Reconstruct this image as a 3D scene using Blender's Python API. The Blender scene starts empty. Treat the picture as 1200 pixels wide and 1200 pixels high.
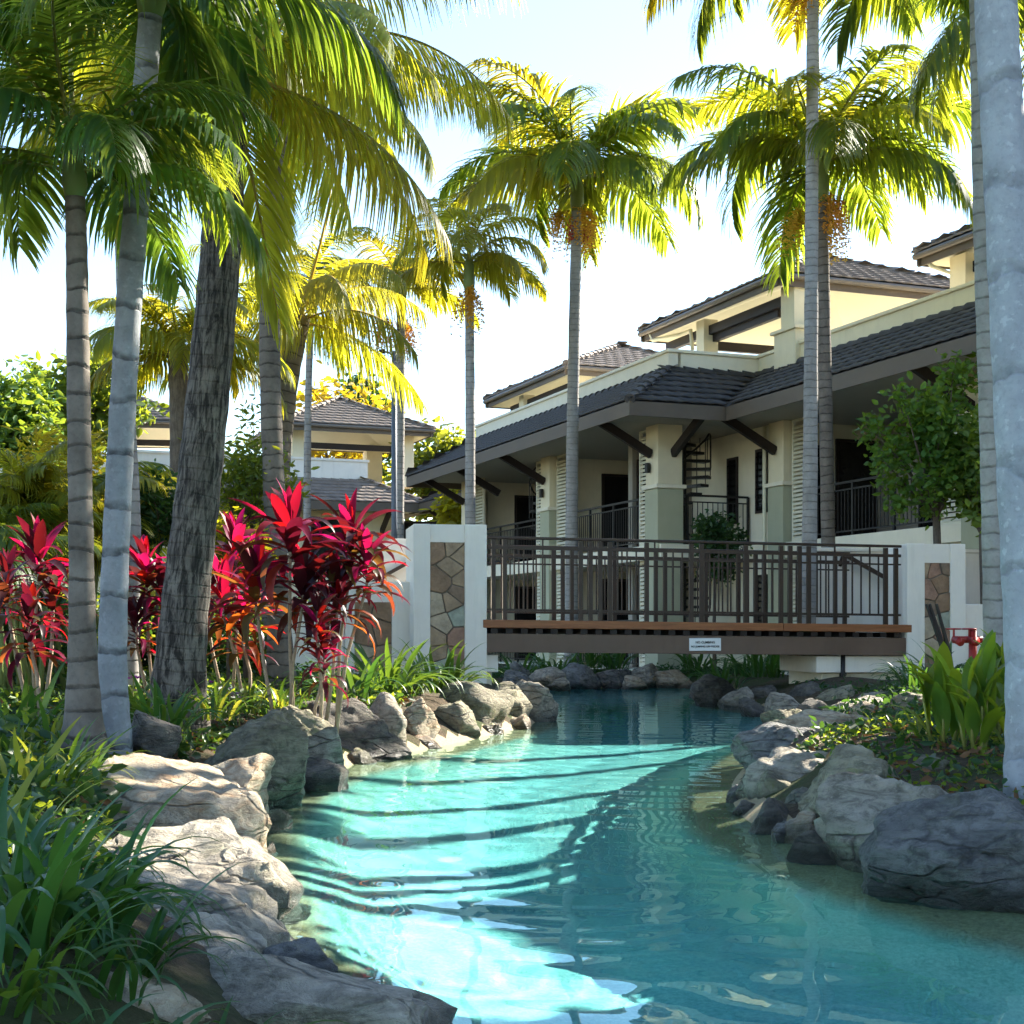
import bpy, bmesh, math, random
import numpy as np
from mathutils import Vector, Matrix, noise
R = math.radians
sc = bpy.context.scene
C = sc.collection

# ------------------------------------------------------------------ camera, sky, sun, exposure
F_PX, HOR, CAM_H = 1700.0, 743.0, 1.0          # focal length and horizon in photo pixels, eye height over the water
cam_d = bpy.data.cameras.new('camera'); cam = bpy.data.objects.new('camera', cam_d); C.objects.link(cam)
cam.location = (0, 0, CAM_H); cam.rotation_euler = (R(90), 0, 0)
cam_d.sensor_width = 36; cam_d.lens = 36 * F_PX / 1200; cam_d.shift_y = (HOR - 600) / 1200
cam_d.clip_start = 0.05; cam_d.clip_end = 2000
sc.camera = cam
SUN_AZ, SUN_EL = 51.0, 35.0                     # azimuth measured from straight ahead (+Y) towards the right (+X)
w = bpy.data.worlds.new('World'); sc.world = w; w.use_nodes = True
nt = w.node_tree; bg = nt.nodes['Background']
sky = nt.nodes.new('ShaderNodeTexSky'); sky.sky_type = 'NISHITA'; sky.sun_disc = False
sky.sun_elevation = R(SUN_EL); sky.sun_rotation = R(SUN_AZ)
sky.air_density = 1.15; sky.dust_density = 0.3; sky.ozone_density = 3.0
nt.links.new(sky.outputs[0], bg.inputs[0]); bg.inputs[1].default_value = 0.079
sl = bpy.data.lights.new('sun', 'SUN'); sl.energy = 4.1; sl.angle = R(0.53); sl.color = (1, .93, .80)
sun = bpy.data.objects.new('sun', sl); C.objects.link(sun)
sdir = Vector((math.cos(R(SUN_EL)) * math.sin(R(SUN_AZ)), math.cos(R(SUN_EL)) * math.cos(R(SUN_AZ)), math.sin(R(SUN_EL))))
sun.rotation_euler = sdir.to_track_quat('Z', 'Y').to_euler(); sun.location = sdir * 60
vs = sc.view_settings; vs.view_transform = 'Standard'; vs.look = 'None'; vs.exposure = 2.4; vs.gamma = 1
vs.use_curve_mapping = False
sc.render.engine = 'CYCLES'
cy = sc.cycles; cy.use_denoising = True; cy.use_light_tree = False; cy.use_adaptive_sampling = True; cy.adaptive_threshold = .03; cy.max_bounces = 6; cy.diffuse_bounces = 2; cy.glossy_bounces = 3
cy.transmission_bounces = 4; cy.transparent_max_bounces = 8; cy.caustics_reflective = False; cy.caustics_refractive = True
cy.sample_clamp_indirect = 8

def at(px, py, Y):                              # photo pixel + distance ahead -> point
    return Vector(((px - 600) / F_PX * Y, Y, CAM_H + (HOR - py) / F_PX * Y))
def PQ(p, q):                                   # distance towards the sun / across it -> ground x, y
    s, c = math.sin(R(SUN_AZ)), math.cos(R(SUN_AZ)); return (p * s + q * c, p * c - q * s)

# ------------------------------------------------------------------ materials
MATS = {}
class NB:
    def __init__(s, name):
        s.m = bpy.data.materials.new(name); s.m.use_nodes = True; s.t = s.m.node_tree; s.t.nodes.clear()
        s.out = s.n('ShaderNodeOutputMaterial'); MATS[name] = s.m
    def n(s, kind, **kw):
        nd = s.t.nodes.new(kind)
        for k, v in kw.items(): setattr(nd, k, v)
        return nd
    def l(s, a, b): s.t.links.new(a, b)
    def setin(s, nd, **kw):
        for k, v in kw.items():
            i = nd.inputs[k.replace('_', ' ')] if isinstance(k, str) else nd.inputs[k]
            if hasattr(v, 'is_linked') or isinstance(v, bpy.types.NodeSocket): s.l(v, i)
            else: i.default_value = v
    def coord(s, which='Object', scale=(1, 1, 1)):
        tc = s.n('ShaderNodeTexCoord'); mp = s.n('ShaderNodeMapping'); s.l(tc.outputs[which], mp.inputs[0])
        mp.inputs['Scale'].default_value = scale; return mp.outputs[0]
    def pos(s, scale=(1, 1, 1)):
        g = s.n('ShaderNodeNewGeometry'); mp = s.n('ShaderNodeMapping'); s.l(g.outputs['Position'], mp.inputs[0])
        mp.inputs['Scale'].default_value = scale; return mp.outputs[0]
    def noise(s, v, scale, detail=4, rough=.6, dist=0):
        nd = s.n('ShaderNodeTexNoise'); s.l(v, nd.inputs['Vector'])
        s.setin(nd, Scale=scale, Detail=detail, Roughness=rough, Distortion=dist); return nd.outputs[0]
    def ramp(s, f, stops, interp='LINEAR'):
        r = s.n('ShaderNodeValToRGB'); s.l(f, r.inputs[0]); e = r.color_ramp.elements; r.color_ramp.interpolation = interp
        while len(e) < len(stops): e.new(.5)
        for k, (p, c) in enumerate(stops):
            e[k].position = p; e[k].color = (*c, 1) if not isinstance(c, (int, float)) else (c, c, c, 1)
        return r.outputs[0]
    def mix(s, f, a, b, blend='MIX'):
        x = s.n('ShaderNodeMix', data_type='RGBA', blend_type=blend)
        for i, v in ((0, f), (6, a), (7, b)):
            if isinstance(v, bpy.types.NodeSocket): s.l(v, x.inputs[i])
            elif i == 0: x.inputs[0].default_value = v
            else: x.inputs[i].default_value = (*v, 1)
        return x.outputs[2]
    def math(s, op, a, b=0.0, c=0.0, clamp=False):
        x = s.n('ShaderNodeMath', operation=op, use_clamp=clamp)
        for i, v in enumerate((a, b, c)):
            if isinstance(v, bpy.types.NodeSocket): s.l(v, x.inputs[i])
            else: x.inputs[i].default_value = v
        return x.outputs[0]
    def bump(s, h, strength=.3, dist=.02, prev=None):
        b = s.n('ShaderNodeBump'); s.l(h, b.inputs['Height']); b.inputs['Strength'].default_value = strength
        b.inputs['Distance'].default_value = dist
        if prev is not None: s.l(prev, b.inputs['Normal'])
        return b.outputs[0]
    def bsdf(s, col, rough=.6, normal=None, spec=.5, metal=0):
        p = s.n('ShaderNodeBsdfPrincipled')
        for k, v in (('Base Color', col), ('Roughness', rough), ('Metallic', metal), ('Specular IOR Level', spec)):
            if isinstance(v, bpy.types.NodeSocket): s.l(v, p.inputs[k])
            else: p.inputs[k].default_value = (*v, 1) if k == 'Base Color' else v
        if normal is not None: s.l(normal, p.inputs['Normal'])
        return p.outputs[0]
    def done(s, sh, vol=None):
        s.l(sh, s.out.inputs[0])
        if vol is not None: s.l(vol, s.out.inputs[1])
        return s.m
    def rnd(s): return s.n('ShaderNodeObjectInfo').outputs['Random']
    def hsv(s, col, h=.5, sat=1., v=1.):
        x = s.n('ShaderNodeHueSaturation')
        for k, q in (('Hue', h), ('Saturation', sat), ('Value', v), ('Color', col)):
            if isinstance(q, bpy.types.NodeSocket): s.l(q, x.inputs[k])
            else: x.inputs[k].default_value = (*q, 1) if k == 'Color' else q
        return x.outputs[0]

def plain(name, c, rough=.6, var=.12, scale=6, bump=.15, bscale=60, bdist=.004, spec=.4, metal=0, vary_obj=0, streak=0):
    b = NB(name); v = b.pos(); n1 = b.noise(v, scale, 5, .65)
    col = b.mix(b.ramp(n1, [(.3, 0), (.7, 1)]), tuple(x * (1 - var) for x in c), tuple(min(1, x * (1 + var * .7)) for x in c))
    if streak:
        n3 = b.noise(b.pos((3, 3, .35)), 3.0, 4, .7)
        col = b.mix(b.math('MULTIPLY', b.ramp(n3, [(.52, 0), (.75, 1)]), streak), col, tuple(x * .45 for x in c))
    if vary_obj: col = b.hsv(col, .5, 1, b.math('MULTIPLY_ADD', b.rnd(), vary_obj, 1 - vary_obj / 2))
    n2 = b.noise(v, bscale, 3, .6)
    rr = b.math('MULTIPLY_ADD', n1, .25, rough - .12)
    return b.done(b.bsdf(col, rr, b.bump(n2, bump, bdist), spec, metal))

def wood(name, c, rough=.5, along='x', vary=.25, spec=.4):
    b = NB(name); sc_ = {'x': (1.2, 18, 18), 'y': (18, 1.2, 18), 'z': (18, 18, 1.2)}[along]
    v = b.coord('Object', sc_); n1 = b.noise(v, 2.2, 6, .7, .4)
    col = b.mix(b.ramp(n1, [(.3, 0), (.72, 1)]), tuple(x * .55 for x in c), tuple(x * 1.2 for x in c))
    col = b.hsv(col, .5, 1, b.math('MULTIPLY_ADD', b.rnd(), vary, 1 - vary / 2))
    return b.done(b.bsdf(col, rough, b.bump(n1, .25, .004), spec))

def leaf(name, c, t, amount=.45, rough=.38, vary=.3, spec=.5, hue=.03):
    rough += .1; spec *= .7
    b = NB(name); g = b.n('ShaderNodeNewGeometry'); v = b.pos()
    isl = g.outputs['Random Per Island']
    val = b.math('MULTIPLY_ADD', isl, vary, 1 - vary / 2)
    val = b.math('MULTIPLY', val, b.math('MULTIPLY_ADD', b.noise(v, 1.7, 2, .5), .5, .75))
    hu = b.math('MULTIPLY_ADD', b.rnd(), hue, .5 - hue / 2)
    cc = b.hsv(c, hu, 1, val); tt = b.hsv(t, hu, 1, val)
    tr = b.n('ShaderNodeBsdfTranslucent'); b.l(tt, tr.inputs[0])
    p = b.bsdf(cc, rough, None, spec)
    mx = b.n('ShaderNodeMixShader'); mx.inputs[0].default_value = amount; b.l(p, mx.inputs[1]); b.l(tr.outputs[0], mx.inputs[2])
    return b.done(mx.outputs[0])

def rock(name, c1, c2, c3, lichen=.3, tint=(.5, .5, .5)):
    b = NB(name); v0 = b.pos(); r = b.n('ShaderNodeObjectInfo')
    add = b.n('ShaderNodeVectorMath', operation='MULTIPLY_ADD'); b.l(r.outputs['Location'], add.inputs[0]); add.inputs[1].default_value = (.7, .7, .7); b.l(v0, add.inputs[2])
    v = add.outputs[0]
    big = b.noise(v, 3.2, 5, .62, .4); mid = b.noise(v, 13, 6, .72, .3); fine = b.noise(v, 85, 5, .75)
    mp = b.n('ShaderNodeMapping'); b.l(v, mp.inputs[0]); mp.inputs['Scale'].default_value = (2.0, 2.6, 8); mp.inputs['Rotation'].default_value = (.55, .4, .3)
    bands = b.noise(mp.outputs[0], 2.6, 6, .72, .9)
    col = b.mix(b.ramp(big, [(.36, 0), (.62, 1)]), c1, c2)
    col = b.mix(b.ramp(bands, [(.46, 0), (.64, 1)]), col, c3)
    col = b.mix(b.math('MULTIPLY', b.ramp(mid, [(.35, 1), (.52, 0)]), .75), col, tuple(x * .32 for x in c1))
    li = b.math('MULTIPLY', b.ramp(b.noise(v, 5, 6, .75, .5), [(.56, 0), (.66, 1)]), lichen)
    col = b.mix(li, col, (.20, .20, .07))
    vor = b.n('ShaderNodeTexVoronoi', feature='DISTANCE_TO_EDGE'); dv = b.n('ShaderNodeVectorMath', operation='MULTIPLY_ADD')
    nn = b.n('ShaderNodeTexNoise'); b.l(v, nn.inputs['Vector']); nn.inputs['Scale'].default_value = 4; nn.inputs['Detail'].default_value = 4
    b.l(nn.outputs['Color'], dv.inputs[0]); dv.inputs[1].default_value = (.55, .55, .55); b.l(mp.outputs[0], dv.inputs[2])
    b.l(dv.outputs[0], vor.inputs['Vector']); vor.inputs['Scale'].default_value = 1.1
    crack = b.ramp(vor.outputs['Distance'], [(0, 1), (.045, 0)])
    crack = b.math('MULTIPLY', crack, b.ramp(b.noise(v, 3, 2, .5), [(.45, 0), (.6, 1)]))
    col = b.mix(b.math('MULTIPLY', crack, .5), col, (.02, .018, .015))
    col = b.hsv(col, .5, 1, b.math('MULTIPLY_ADD', r.outputs['Random'], .35, .82))
    z = b.n('ShaderNodeSeparateXYZ'); g = b.n('ShaderNodeNewGeometry'); b.l(g.outputs['Position'], z.inputs[0])
    zz = b.math('MULTIPLY_ADD', b.noise(v, 6, 3, .6), .12, z.outputs[2])
    wet = b.ramp(zz, [(.11, 1), (.19, 0)])
    col = b.mix(b.math('MULTIPLY', wet, .78), col, (.02, .018, .012))
    rr = b.math('MULTIPLY_ADD', wet, -.5, .78)
    h = b.math('ADD', b.math('MULTIPLY', mid, .7), b.math('MULTIPLY', bands, .9)); h = b.math('ADD', h, b.math('MULTIPLY', fine, .18))
    h = b.math('SUBTRACT', h, b.math('MULTIPLY', crack, .7))
    return b.done(b.bsdf(col, rr, b.bump(h, .9, .05), .35))

def trunk(name, c1, c2, ring, ringdark=.75, fibre=0., lichen=0.):
    b = NB(name); tc = b.n('ShaderNodeTexCoord'); sep = b.n('ShaderNodeSeparateXYZ'); b.l(tc.outputs['UV'], sep.inputs[0])
    v = b.pos(); n1 = b.noise(v, 5, 5, .65); n2 = b.noise(v, 35, 5, .7); nlo = b.noise(v, 3.0, 3, .6)
    vv = b.math('MULTIPLY_ADD', n1, .05, sep.outputs[1]); vv = b.math('ADD', vv, b.math('MULTIPLY', nlo, ring * .7))
    fr = b.math('FRACT', b.math('DIVIDE', vv, ring))
    line = b.ramp(fr, [(0, 1), (.07, .8), (.16, 0), (.97, 0), (1, 1)])
    line = b.math('MULTIPLY', line, b.ramp(b.noise(v, 14, 3, .6), [(.3, .35), (.6, 1)]))
    col = b.mix(b.ramp(n1, [(.35, 0), (.65, 1)]), c1, c2)
    col = b.mix(b.math('MULTIPLY', b.ramp(n2, [(.5, 0), (.75, 1)]), .4), col, tuple(x * .5 for x in c1))
    if lichen: col = b.mix(b.math('MULTIPLY', b.ramp(b.noise(v, 26, 3, .5), [(.60, 0), (.66, 1)]), lichen), col, (.62, .64, .66))
    col = b.mix(b.math('MULTIPLY', line, ringdark), col, tuple(x * .16 for x in c1))
    h = b.math('SUBTRACT', b.math('MULTIPLY', n2, .25), line)
    if fibre:
        mp = b.n('ShaderNodeMapping'); b.l(tc.outputs['UV'], mp.inputs[0]); mp.inputs['Scale'].default_value = (26, 5, 1)
        fb = b.noise(mp.outputs[0], 1.0, 4, .75, .4); col = b.mix(b.math('MULTIPLY', b.ramp(fb, [(.42, 1), (.58, 0)]), fibre), col, tuple(x * .15 for x in c1))
        h = b.math('ADD', h, b.math('MULTIPLY', fb, 1.5))
    return b.done(b.bsdf(col, .8, b.bump(h, .7, .012), .25))

plain('white', (.86, .80, .70), .75, .05, 3, .12, 90, streak=.16)
plain('cream', (.78, .69, .48), .8, .05, 3, .12, 90, streak=.12)
plain('palecream', (.82, .75, .58), .8, .05, 3, .12, 90, streak=.08)
plain('sage', (.42, .42, .29), .8, .06, 3, .12, 90, streak=.1)
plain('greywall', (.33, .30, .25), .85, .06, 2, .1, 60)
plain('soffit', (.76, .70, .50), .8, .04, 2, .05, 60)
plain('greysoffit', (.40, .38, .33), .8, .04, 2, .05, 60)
plain('fascia', (.13, .10, .072), .6, .15, 2, .1, 40)
plain('gutter', (.17, .14, .11), .45, .15, 2, .1, 40)
plain('timber', (.020, .012, .010), .55, .3, 8, .2, 60)
plain('darkmetal', (.014, .012, .011), .45, .2, 8, .05, 60)
plain('railbrown', (.040, .024, .017), .4, .3, 5, .08, 60)
plain('beambrown', (.150, .095, .066), .5, .15, 2, .08, 40, streak=.25)
plain('darkglass', (.012, .012, .013), .12, .1, 2, 0, 10)
plain('charcoaltile', (.056, .050, .047), .7, .3, 5, .3, 50, vary_obj=.5)
plain('browntile', (.26, .205, .165), .75, .3, 3, .3, 50, vary_obj=.5)
plain('louvre', (.76, .71, .55), .7, .05, 3, .05, 60)
plain('pole', (.10, .12, .15), .5, .2, 3, .1, 40)
plain('redpaint', (.32, .022, .018), .4, .2, 8, .1, 60)
plain('signwhite', (.78, .78, .76), .4, .04, 3, 0, 40)
plain('ink', (.015, .015, .015), .6, .1, 3, 0, 40)
plain('mortar', (.20, .165, .13), .95, .2, 12, .5, 80)
plain('terracotta', (.19, .16, .13), .8, .2, 6, .3, 60)
plain('cushion', (.6, .58, .52), .9, .1, 6, .2, 120)
for i, c in enumerate([(.38, .27, .17), (.30, .19, .115), (.45, .36, .25), (.34, .20, .135), (.36, .38, .30), (.24, .165, .11)]):
    plain('stone%d' % i, c, .85, .35, 7, .8, 26, .012)
wood('decking', (.30, .11, .04), .45, 'x'); wood('deckboard', (.16, .075, .04), .6, 'y')
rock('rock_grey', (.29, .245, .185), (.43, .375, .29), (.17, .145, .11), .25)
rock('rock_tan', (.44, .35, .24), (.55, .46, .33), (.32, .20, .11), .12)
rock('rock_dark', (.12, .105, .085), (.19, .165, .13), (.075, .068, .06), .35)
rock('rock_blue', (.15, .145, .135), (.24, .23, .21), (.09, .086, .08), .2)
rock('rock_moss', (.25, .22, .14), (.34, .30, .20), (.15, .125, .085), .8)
trunk('trunk_king', (.12, .10, .08), (.20, .17, .14), .135, .85)
trunk('trunk_pale', (.27, .28, .30), (.37, .385, .41), .42, .4, 0, .3)
trunk('trunk_slate', (.20, .21, .22), (.29, .305, .32), .26, .85, 0, .12)
trunk('trunk_thin', (.24, .225, .205), (.34, .325, .30), .11, .55)
trunk('trunk_coco', (.12, .10, .083), (.20, .175, .145), .085, .16, .95)
trunk('trunk_bark', (.13, .10, .075), (.20, .16, .12), .4, .1, .4)
plain('cane', (.36, .27, .18), .8, .3, 30, .4, 60)
leaf('crownshaft', (.16, .20, .06), (.1, .12, .02), .05, .4, .15)
plain('brownsheath', (.20, .12, .06), .8, .4, 9, .4, 40)
leaf('frond_king', (.040, .090, .016), (.42, .48, .03), .50, .36)
leaf('frond_dark', (.032, .080, .020), (.28, .38, .03), .46, .34)
leaf('frond_coco', (.085, .120, .016), (.66, .60, .03), .55, .38)
leaf('frond_gold', (.12, .16, .018), (.66, .58, .03), .52, .4)
plain('rachis', (.22, .22, .05), .5, .2, 9, .1, 40)
plain('rachis_gold', (.40, .26, .05), .5, .2, 9, .1, 40)
leaf('flower_gold', (.62, .36, .05), (.85, .48, .05), .5, .6, .4)
plain('fruit_red', (.40, .05, .03), .5, .3, 30, .1, 60)
leaf('strap', (.040, .095, .018), (.20, .32, .025), .34, .30)
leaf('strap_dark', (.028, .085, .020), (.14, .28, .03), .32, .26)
leaf('strap_light', (.16, .19, .030), (.50, .50, .04), .40, .35)
leaf('cord_bronze', (.055, .045, .014), (.30, .10, .02), .4, .4, .4, .4, .06)
leaf('cord_pink', (.17, .007, .034), (.50, .008, .052), .50, .33, .35, .5, .05)
leaf('cord_dark', (.032, .009, .014), (.18, .009, .018), .36, .30, .4, .5, .03)
leaf('cord_orange', (.18, .025, .012), (.65, .09, .015), .48, .36, .4, .5, .05)
leaf('shrub', (.055, .105, .016), (.36, .40, .025), .45, .40, .5)
leaf('shrub_yellow', (.20, .19, .018), (.75, .58, .02), .52, .45, .4)
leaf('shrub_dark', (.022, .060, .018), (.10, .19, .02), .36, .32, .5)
leaf('treeleaf', (.060, .135, .026), (.34, .44, .03), .42, .34, .5)
leaf('canna', (.070, .150, .020), (.42, .48, .02), .48, .34, .3)
leaf('orchid', (.42, .04, .40), (.5, .05, .4), .4, .5, .3)
leaf('pinkpetal', (.60, .42, .55), (.5, .3, .4), .4, .5, .3)

leaf('litter', (.20, .11, .05), (.2, .1, .03), .2, .6, .7, .2, .06)
# garden soil with leaf litter
b = NB('soil'); v = b.pos(); n1 = b.noise(v, 1.1, 5, .6); n2 = b.noise(v, 22, 6, .75)
col = b.mix(b.ramp(n2, [(.35, 0), (.7, 1)]), (.035, .024, .015), (.13, .095, .06)); col = b.mix(b.ramp(n1, [(.45, 0), (.6, 1)]), col, (.045, .06, .02))
b.done(b.bsdf(col, .95, b.bump(n2, .9, .03), .2))
# pool floor: pale aqua pebble finish, sandy beach shelf where it climbs out of the water
b = NB('poolfloor'); v = b.pos(); z = b.n('ShaderNodeSeparateXYZ'); b.l(v, z.inputs[0])
n1 = b.noise(v, 1.5, 4, .6); n2 = b.noise(v, 45, 4, .7)
peb = b.mix(b.ramp(n2, [(.35, 0), (.65, 1)]), (.19, .41, .36), (.33, .57, .50)); peb = b.mix(b.ramp(n1, [(.4, 0), (.7, 1)]), peb, (.21, .47, .41))
sand = b.mix(b.ramp(n2, [(.3, 0), (.7, 1)]), (.19, .14, .075), (.38, .29, .17))
f = b.ramp(b.math('MULTIPLY_ADD', n1, .06, z.outputs[2]), [(0, 0), (.0, 0)])
mr = b.n('ShaderNodeMapRange'); b.l(b.math('MULTIPLY_ADD', n1, .08, z.outputs[2]), mr.inputs[0]); mr.inputs[1].default_value = -.34; mr.inputs[2].default_value = -.16
md = b.n('ShaderNodeMapRange'); b.l(b.math('MULTIPLY_ADD', n1, .15, z.outputs[2]), md.inputs[0]); md.inputs[1].default_value = -1.0; md.inputs[2].default_value = -.55
peb = b.mix(md.outputs[0], b.mix(b.ramp(n2, [(.35, 0), (.65, 1)]), (.12, .36, .38), (.24, .51, .53)), peb)      # bluer pebbles in the deep middle
col = b.mix(mr.outputs[0], peb, sand)
b.done(b.bsdf(col, .8, b.bump(n2, .4, .01), .3))
# water: clear, slightly tinted, refracting and reflecting; its ripples are real relief of the mesh
b = NB('water'); gl = b.n('ShaderNodeBsdfGlass'); gl.inputs['IOR'].default_value = 1.33; gl.inputs['Roughness'].default_value = 0; gl.inputs['Color'].default_value = (.74, .95, .94, 1)
b.done(gl.outputs[0])

# ------------------------------------------------------------------ mesh helpers
class MB:
    def __init__(s): s.V = []; s.F = []; s.U = []
    def add(s, vs_, fs):
        o = len(s.V); s.V += [tuple(v) for v in vs_]; s.F += [tuple(i + o for i in f) for f in fs]; return s
    def box(s, x0, x1, y0, y1, z0, z1):
        return s.add([(x0, y0, z0), (x1, y0, z0), (x1, y1, z0), (x0, y1, z0), (x0, y0, z1), (x1, y0, z1), (x1, y1, z1), (x0, y1, z1)],
                     [(0, 3, 2, 1), (4, 5, 6, 7), (0, 1, 5, 4), (1, 2, 6, 5), (2, 3, 7, 6), (3, 0, 4, 7)])
    def bar(s, p, q, w_, h_, up=(0, 0, 1)):
        p, q = Vector(p), Vector(q); d = (q - p).normalized(); a = d.cross(Vector(up))
        if a.length < 1e-4: a = d.cross(Vector((1, 0, 0)))
        a.normalize(); c = a.cross(d).normalized(); a *= w_ / 2; c *= h_ / 2
        vs_ = [p - a - c, p + a - c, p + a + c, p - a + c, q - a - c, q + a - c, q + a + c, q - a + c]
        return s.add(vs_, [(0, 3, 2, 1), (4, 5, 6, 7), (0, 1, 5, 4), (1, 2, 6, 5), (2, 3, 7, 6), (3, 0, 4, 7)])
    def prism(s, poly, off):
        off = Vector(off); n = len(poly); vs_ = [Vector(p) for p in poly]; vs_ += [v + off for v in vs_]
        return s.add(vs_, [tuple(range(n))[::-1], tuple(range(n, 2 * n))] + [(i, (i + 1) % n, n + (i + 1) % n, n + i) for i in range(n)])
    def tube(s, pts, rad, n=10, cap=True):
        pts = [Vector(p) for p in pts]; m = len(pts); rad = [rad] * m if not hasattr(rad, '__len__') else rad
        o = len(s.V); ref = None; L = 0; uv = []
        for i, p in enumerate(pts):
            t = (pts[min(i + 1, m - 1)] - pts[max(i - 1, 0)]).normalized()
            if ref is None: ref = t.cross(Vector((0, 1, 0.01))); ref.normalize()
            ref = (ref - t * ref.dot(t)).normalized(); c = t.cross(ref)
            if i: L += (p - pts[i - 1]).length
            uv.append(L)
            for k in range(n):
                a = 2 * math.pi * k / n; s.V.append(tuple(p + (ref * math.cos(a) + c * math.sin(a)) * rad[i]))
        for i in range(m - 1):
            for k in range(n):
                k2 = (k + 1) % n; s.F.append((o + i * n + k, o + i * n + k2, o + (i + 1) * n + k2, o + (i + 1) * n + k))
                s.U.append((len(s.F) - 1, ((k / n, uv[i]), ((k + 1) / n, uv[i]), ((k + 1) / n, uv[i + 1]), (k / n, uv[i + 1]))))
        if cap:
            s.F.append(tuple(o + k for k in range(n))[::-1]); s.F.append(tuple(o + (m - 1) * n + k for k in range(n)))
        return s
    def mesh(s, name):
        me = bpy.data.meshes.new(name); me.from_pydata(s.V, [], s.F)
        if s.U:
            ul = me.uv_layers.new(name='UVMap')
            for fi, q in s.U:
                st = me.polygons[fi].loop_start
                for k, c in enumerate(q): ul.data[st + k].uv = c
        me.update(); return me

def obj(name, mb, mat, parent=None, smooth=False, bevel=0, loc=None):
    me = mb.mesh(name) if isinstance(mb, MB) else mb
    o = bpy.data.objects.new(name, me); C.objects.link(o)
    if mat and not me.materials: me.materials.append(MATS[mat])
    if parent is not None: o.parent = parent
    if loc is not None: o.location = loc
    if smooth: me.shade_smooth()
    if bevel:
        md = o.modifiers.new('bevel', 'BEVEL'); md.width = bevel; md.segments = 2; md.limit_method = 'ANGLE'
    return o
def tag(o, label=None, cat=None, group=None, kind=None):
    for k, v in (('label', label), ('category', cat), ('group', group), ('kind', kind)):
        if v: o[k] = v
    return o
def thing(name, label, cat, loc=(0, 0, 0), rz=0, group=None):
    o = bpy.data.objects.new(name, None); C.objects.link(o); o.location = loc; o.rotation_euler = (0, 0, rz)
    o.empty_display_size = .1
    return tag(o, label, cat, group)
def npmesh(name, V, F, mats=None, smooth=False):
    me = bpy.data.meshes.new(name); V = np.asarray(V, dtype=np.float32); F = np.asarray(F, dtype=np.int32)
    k = F.shape[1]; me.vertices.add(len(V)); me.vertices.foreach_set('co', V.ravel())
    me.loops.add(F.size); me.loops.foreach_set('vertex_index', F.ravel())
    me.polygons.add(len(F)); me.polygons.foreach_set('loop_start', np.arange(0, F.size, k, dtype=np.int32))
    me.update(calc_edges=True)
    if smooth: me.shade_smooth()
    return me

# ------------------------------------------------------------------ pond, ground, water
OUT = [(-.9, -4), (-.6, 0), (-.40, 2), (-.28, 3.2), (-.48, 4.1), (-.82, 4.9), (-1.0, 5.7), (-1.18, 6.6), (-1.36, 8.2), (-1.3, 10.3), (-.95, 11.6),
       (-.4, 13.3), (.3, 16.0), (.45, 18.5), (.1, 20.5), (-.3, 23.5), (-.1, 26.6), (1.5, 27.4), (3.2, 27.2), (3.9, 25.5), (3.1, 22.8), (2.8, 20.8),
       (3.1, 18.8), (3.7, 17.2), (3.4, 15.5), (2.5, 13.6), (1.95, 12), (1.5, 10.3), (1.26, 9.0), (1.16, 7.8), (1.3, 6.5), (1.6, 5.5), (2.0, 4.6), (2.6, 3.2), (3.2, 1), (3.4, -4)]
def catmull(P, n=5):
    P = np.array(P); m = len(P); out = []
    for i in range(m):
        p0, p1, p2, p3 = P[(i - 1) % m], P[i], P[(i + 1) % m], P[(i + 2) % m]
        for k in range(n):
            t = k / n; out.append(.5 * ((2 * p1) + (-p0 + p2) * t + (2 * p0 - 5 * p1 + 4 * p2 - p3) * t * t + (-p0 + 3 * p1 - 3 * p2 + p3) * t ** 3))
    return np.array(out)
POND = catmull(OUT)
def sdist(X, Y):                                # distance to the water's edge, negative inside
    X, Y = np.broadcast_arrays(np.asarray(X, float), np.asarray(Y, float)); d2 = np.full(X.shape, 1e9); ins = np.zeros(X.shape, bool); n = len(POND)
    for i in range(n):
        (ax, ay), (bx, by) = POND[i], POND[(i + 1) % n]; ex, ey = bx - ax, by - ay
        t = np.clip(((X - ax) * ex + (Y - ay) * ey) / (ex * ex + ey * ey + 1e-12), 0, 1)
        d2 = np.minimum(d2, (X - ax - t * ex) ** 2 + (Y - ay - t * ey) ** 2)
        if ay != by:
            c = ((ay > Y) != (by > Y)) & (X < (bx - ax) * (Y - ay) / (by - ay) + ax); ins ^= c
    return np.where(ins, -1, 1) * np.sqrt(d2)
def ground_z(X, Y):
    d = sdist(X, Y); z = np.interp(d, [-1.4, -.5, -.2, 0, .2, .7, 1.6, 4], [-1.15, -.85, -.25, -.08, .08, .30, .40, .42])
    z = z + np.where(d > .1, np.clip(d, 0, 1) * .035 * (np.sin(X * 2.3 + Y * 1.1) + np.sin(Y * 1.7 - X * 3.1)), 0)
    back = np.clip((np.asarray(Y) - 19) / 4, 0, 1); return np.where(d > 0, z * (1 - back * .42), z)
def gz(x, y): return float(ground_z(np.array([x]), np.array([y]))[0])
gx = np.arange(-10, 10.01, .1); gy = np.arange(-4, 33.01, .1)
GX, GY = np.meshgrid(gx, gy); GZ = ground_z(GX, GY); nx, ny = len(gx), len(gy)
edge = np.clip(np.minimum.reduce([GX + 10, 10 - GX, 33 - GY]) / 1.5, 0, 1); GZ = GZ * edge + .26 * (1 - edge)
I = (np.arange(ny - 1)[:, None] * nx + np.arange(nx - 1)[None, :]).ravel(); Q = np.stack([I, I + 1, I + nx + 1, I + nx], 1)
DD = sdist(GX, GY).ravel(); fd = DD[Q].mean(1); V = np.stack([GX.ravel(), GY.ravel(), GZ.ravel()], 1)
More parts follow.
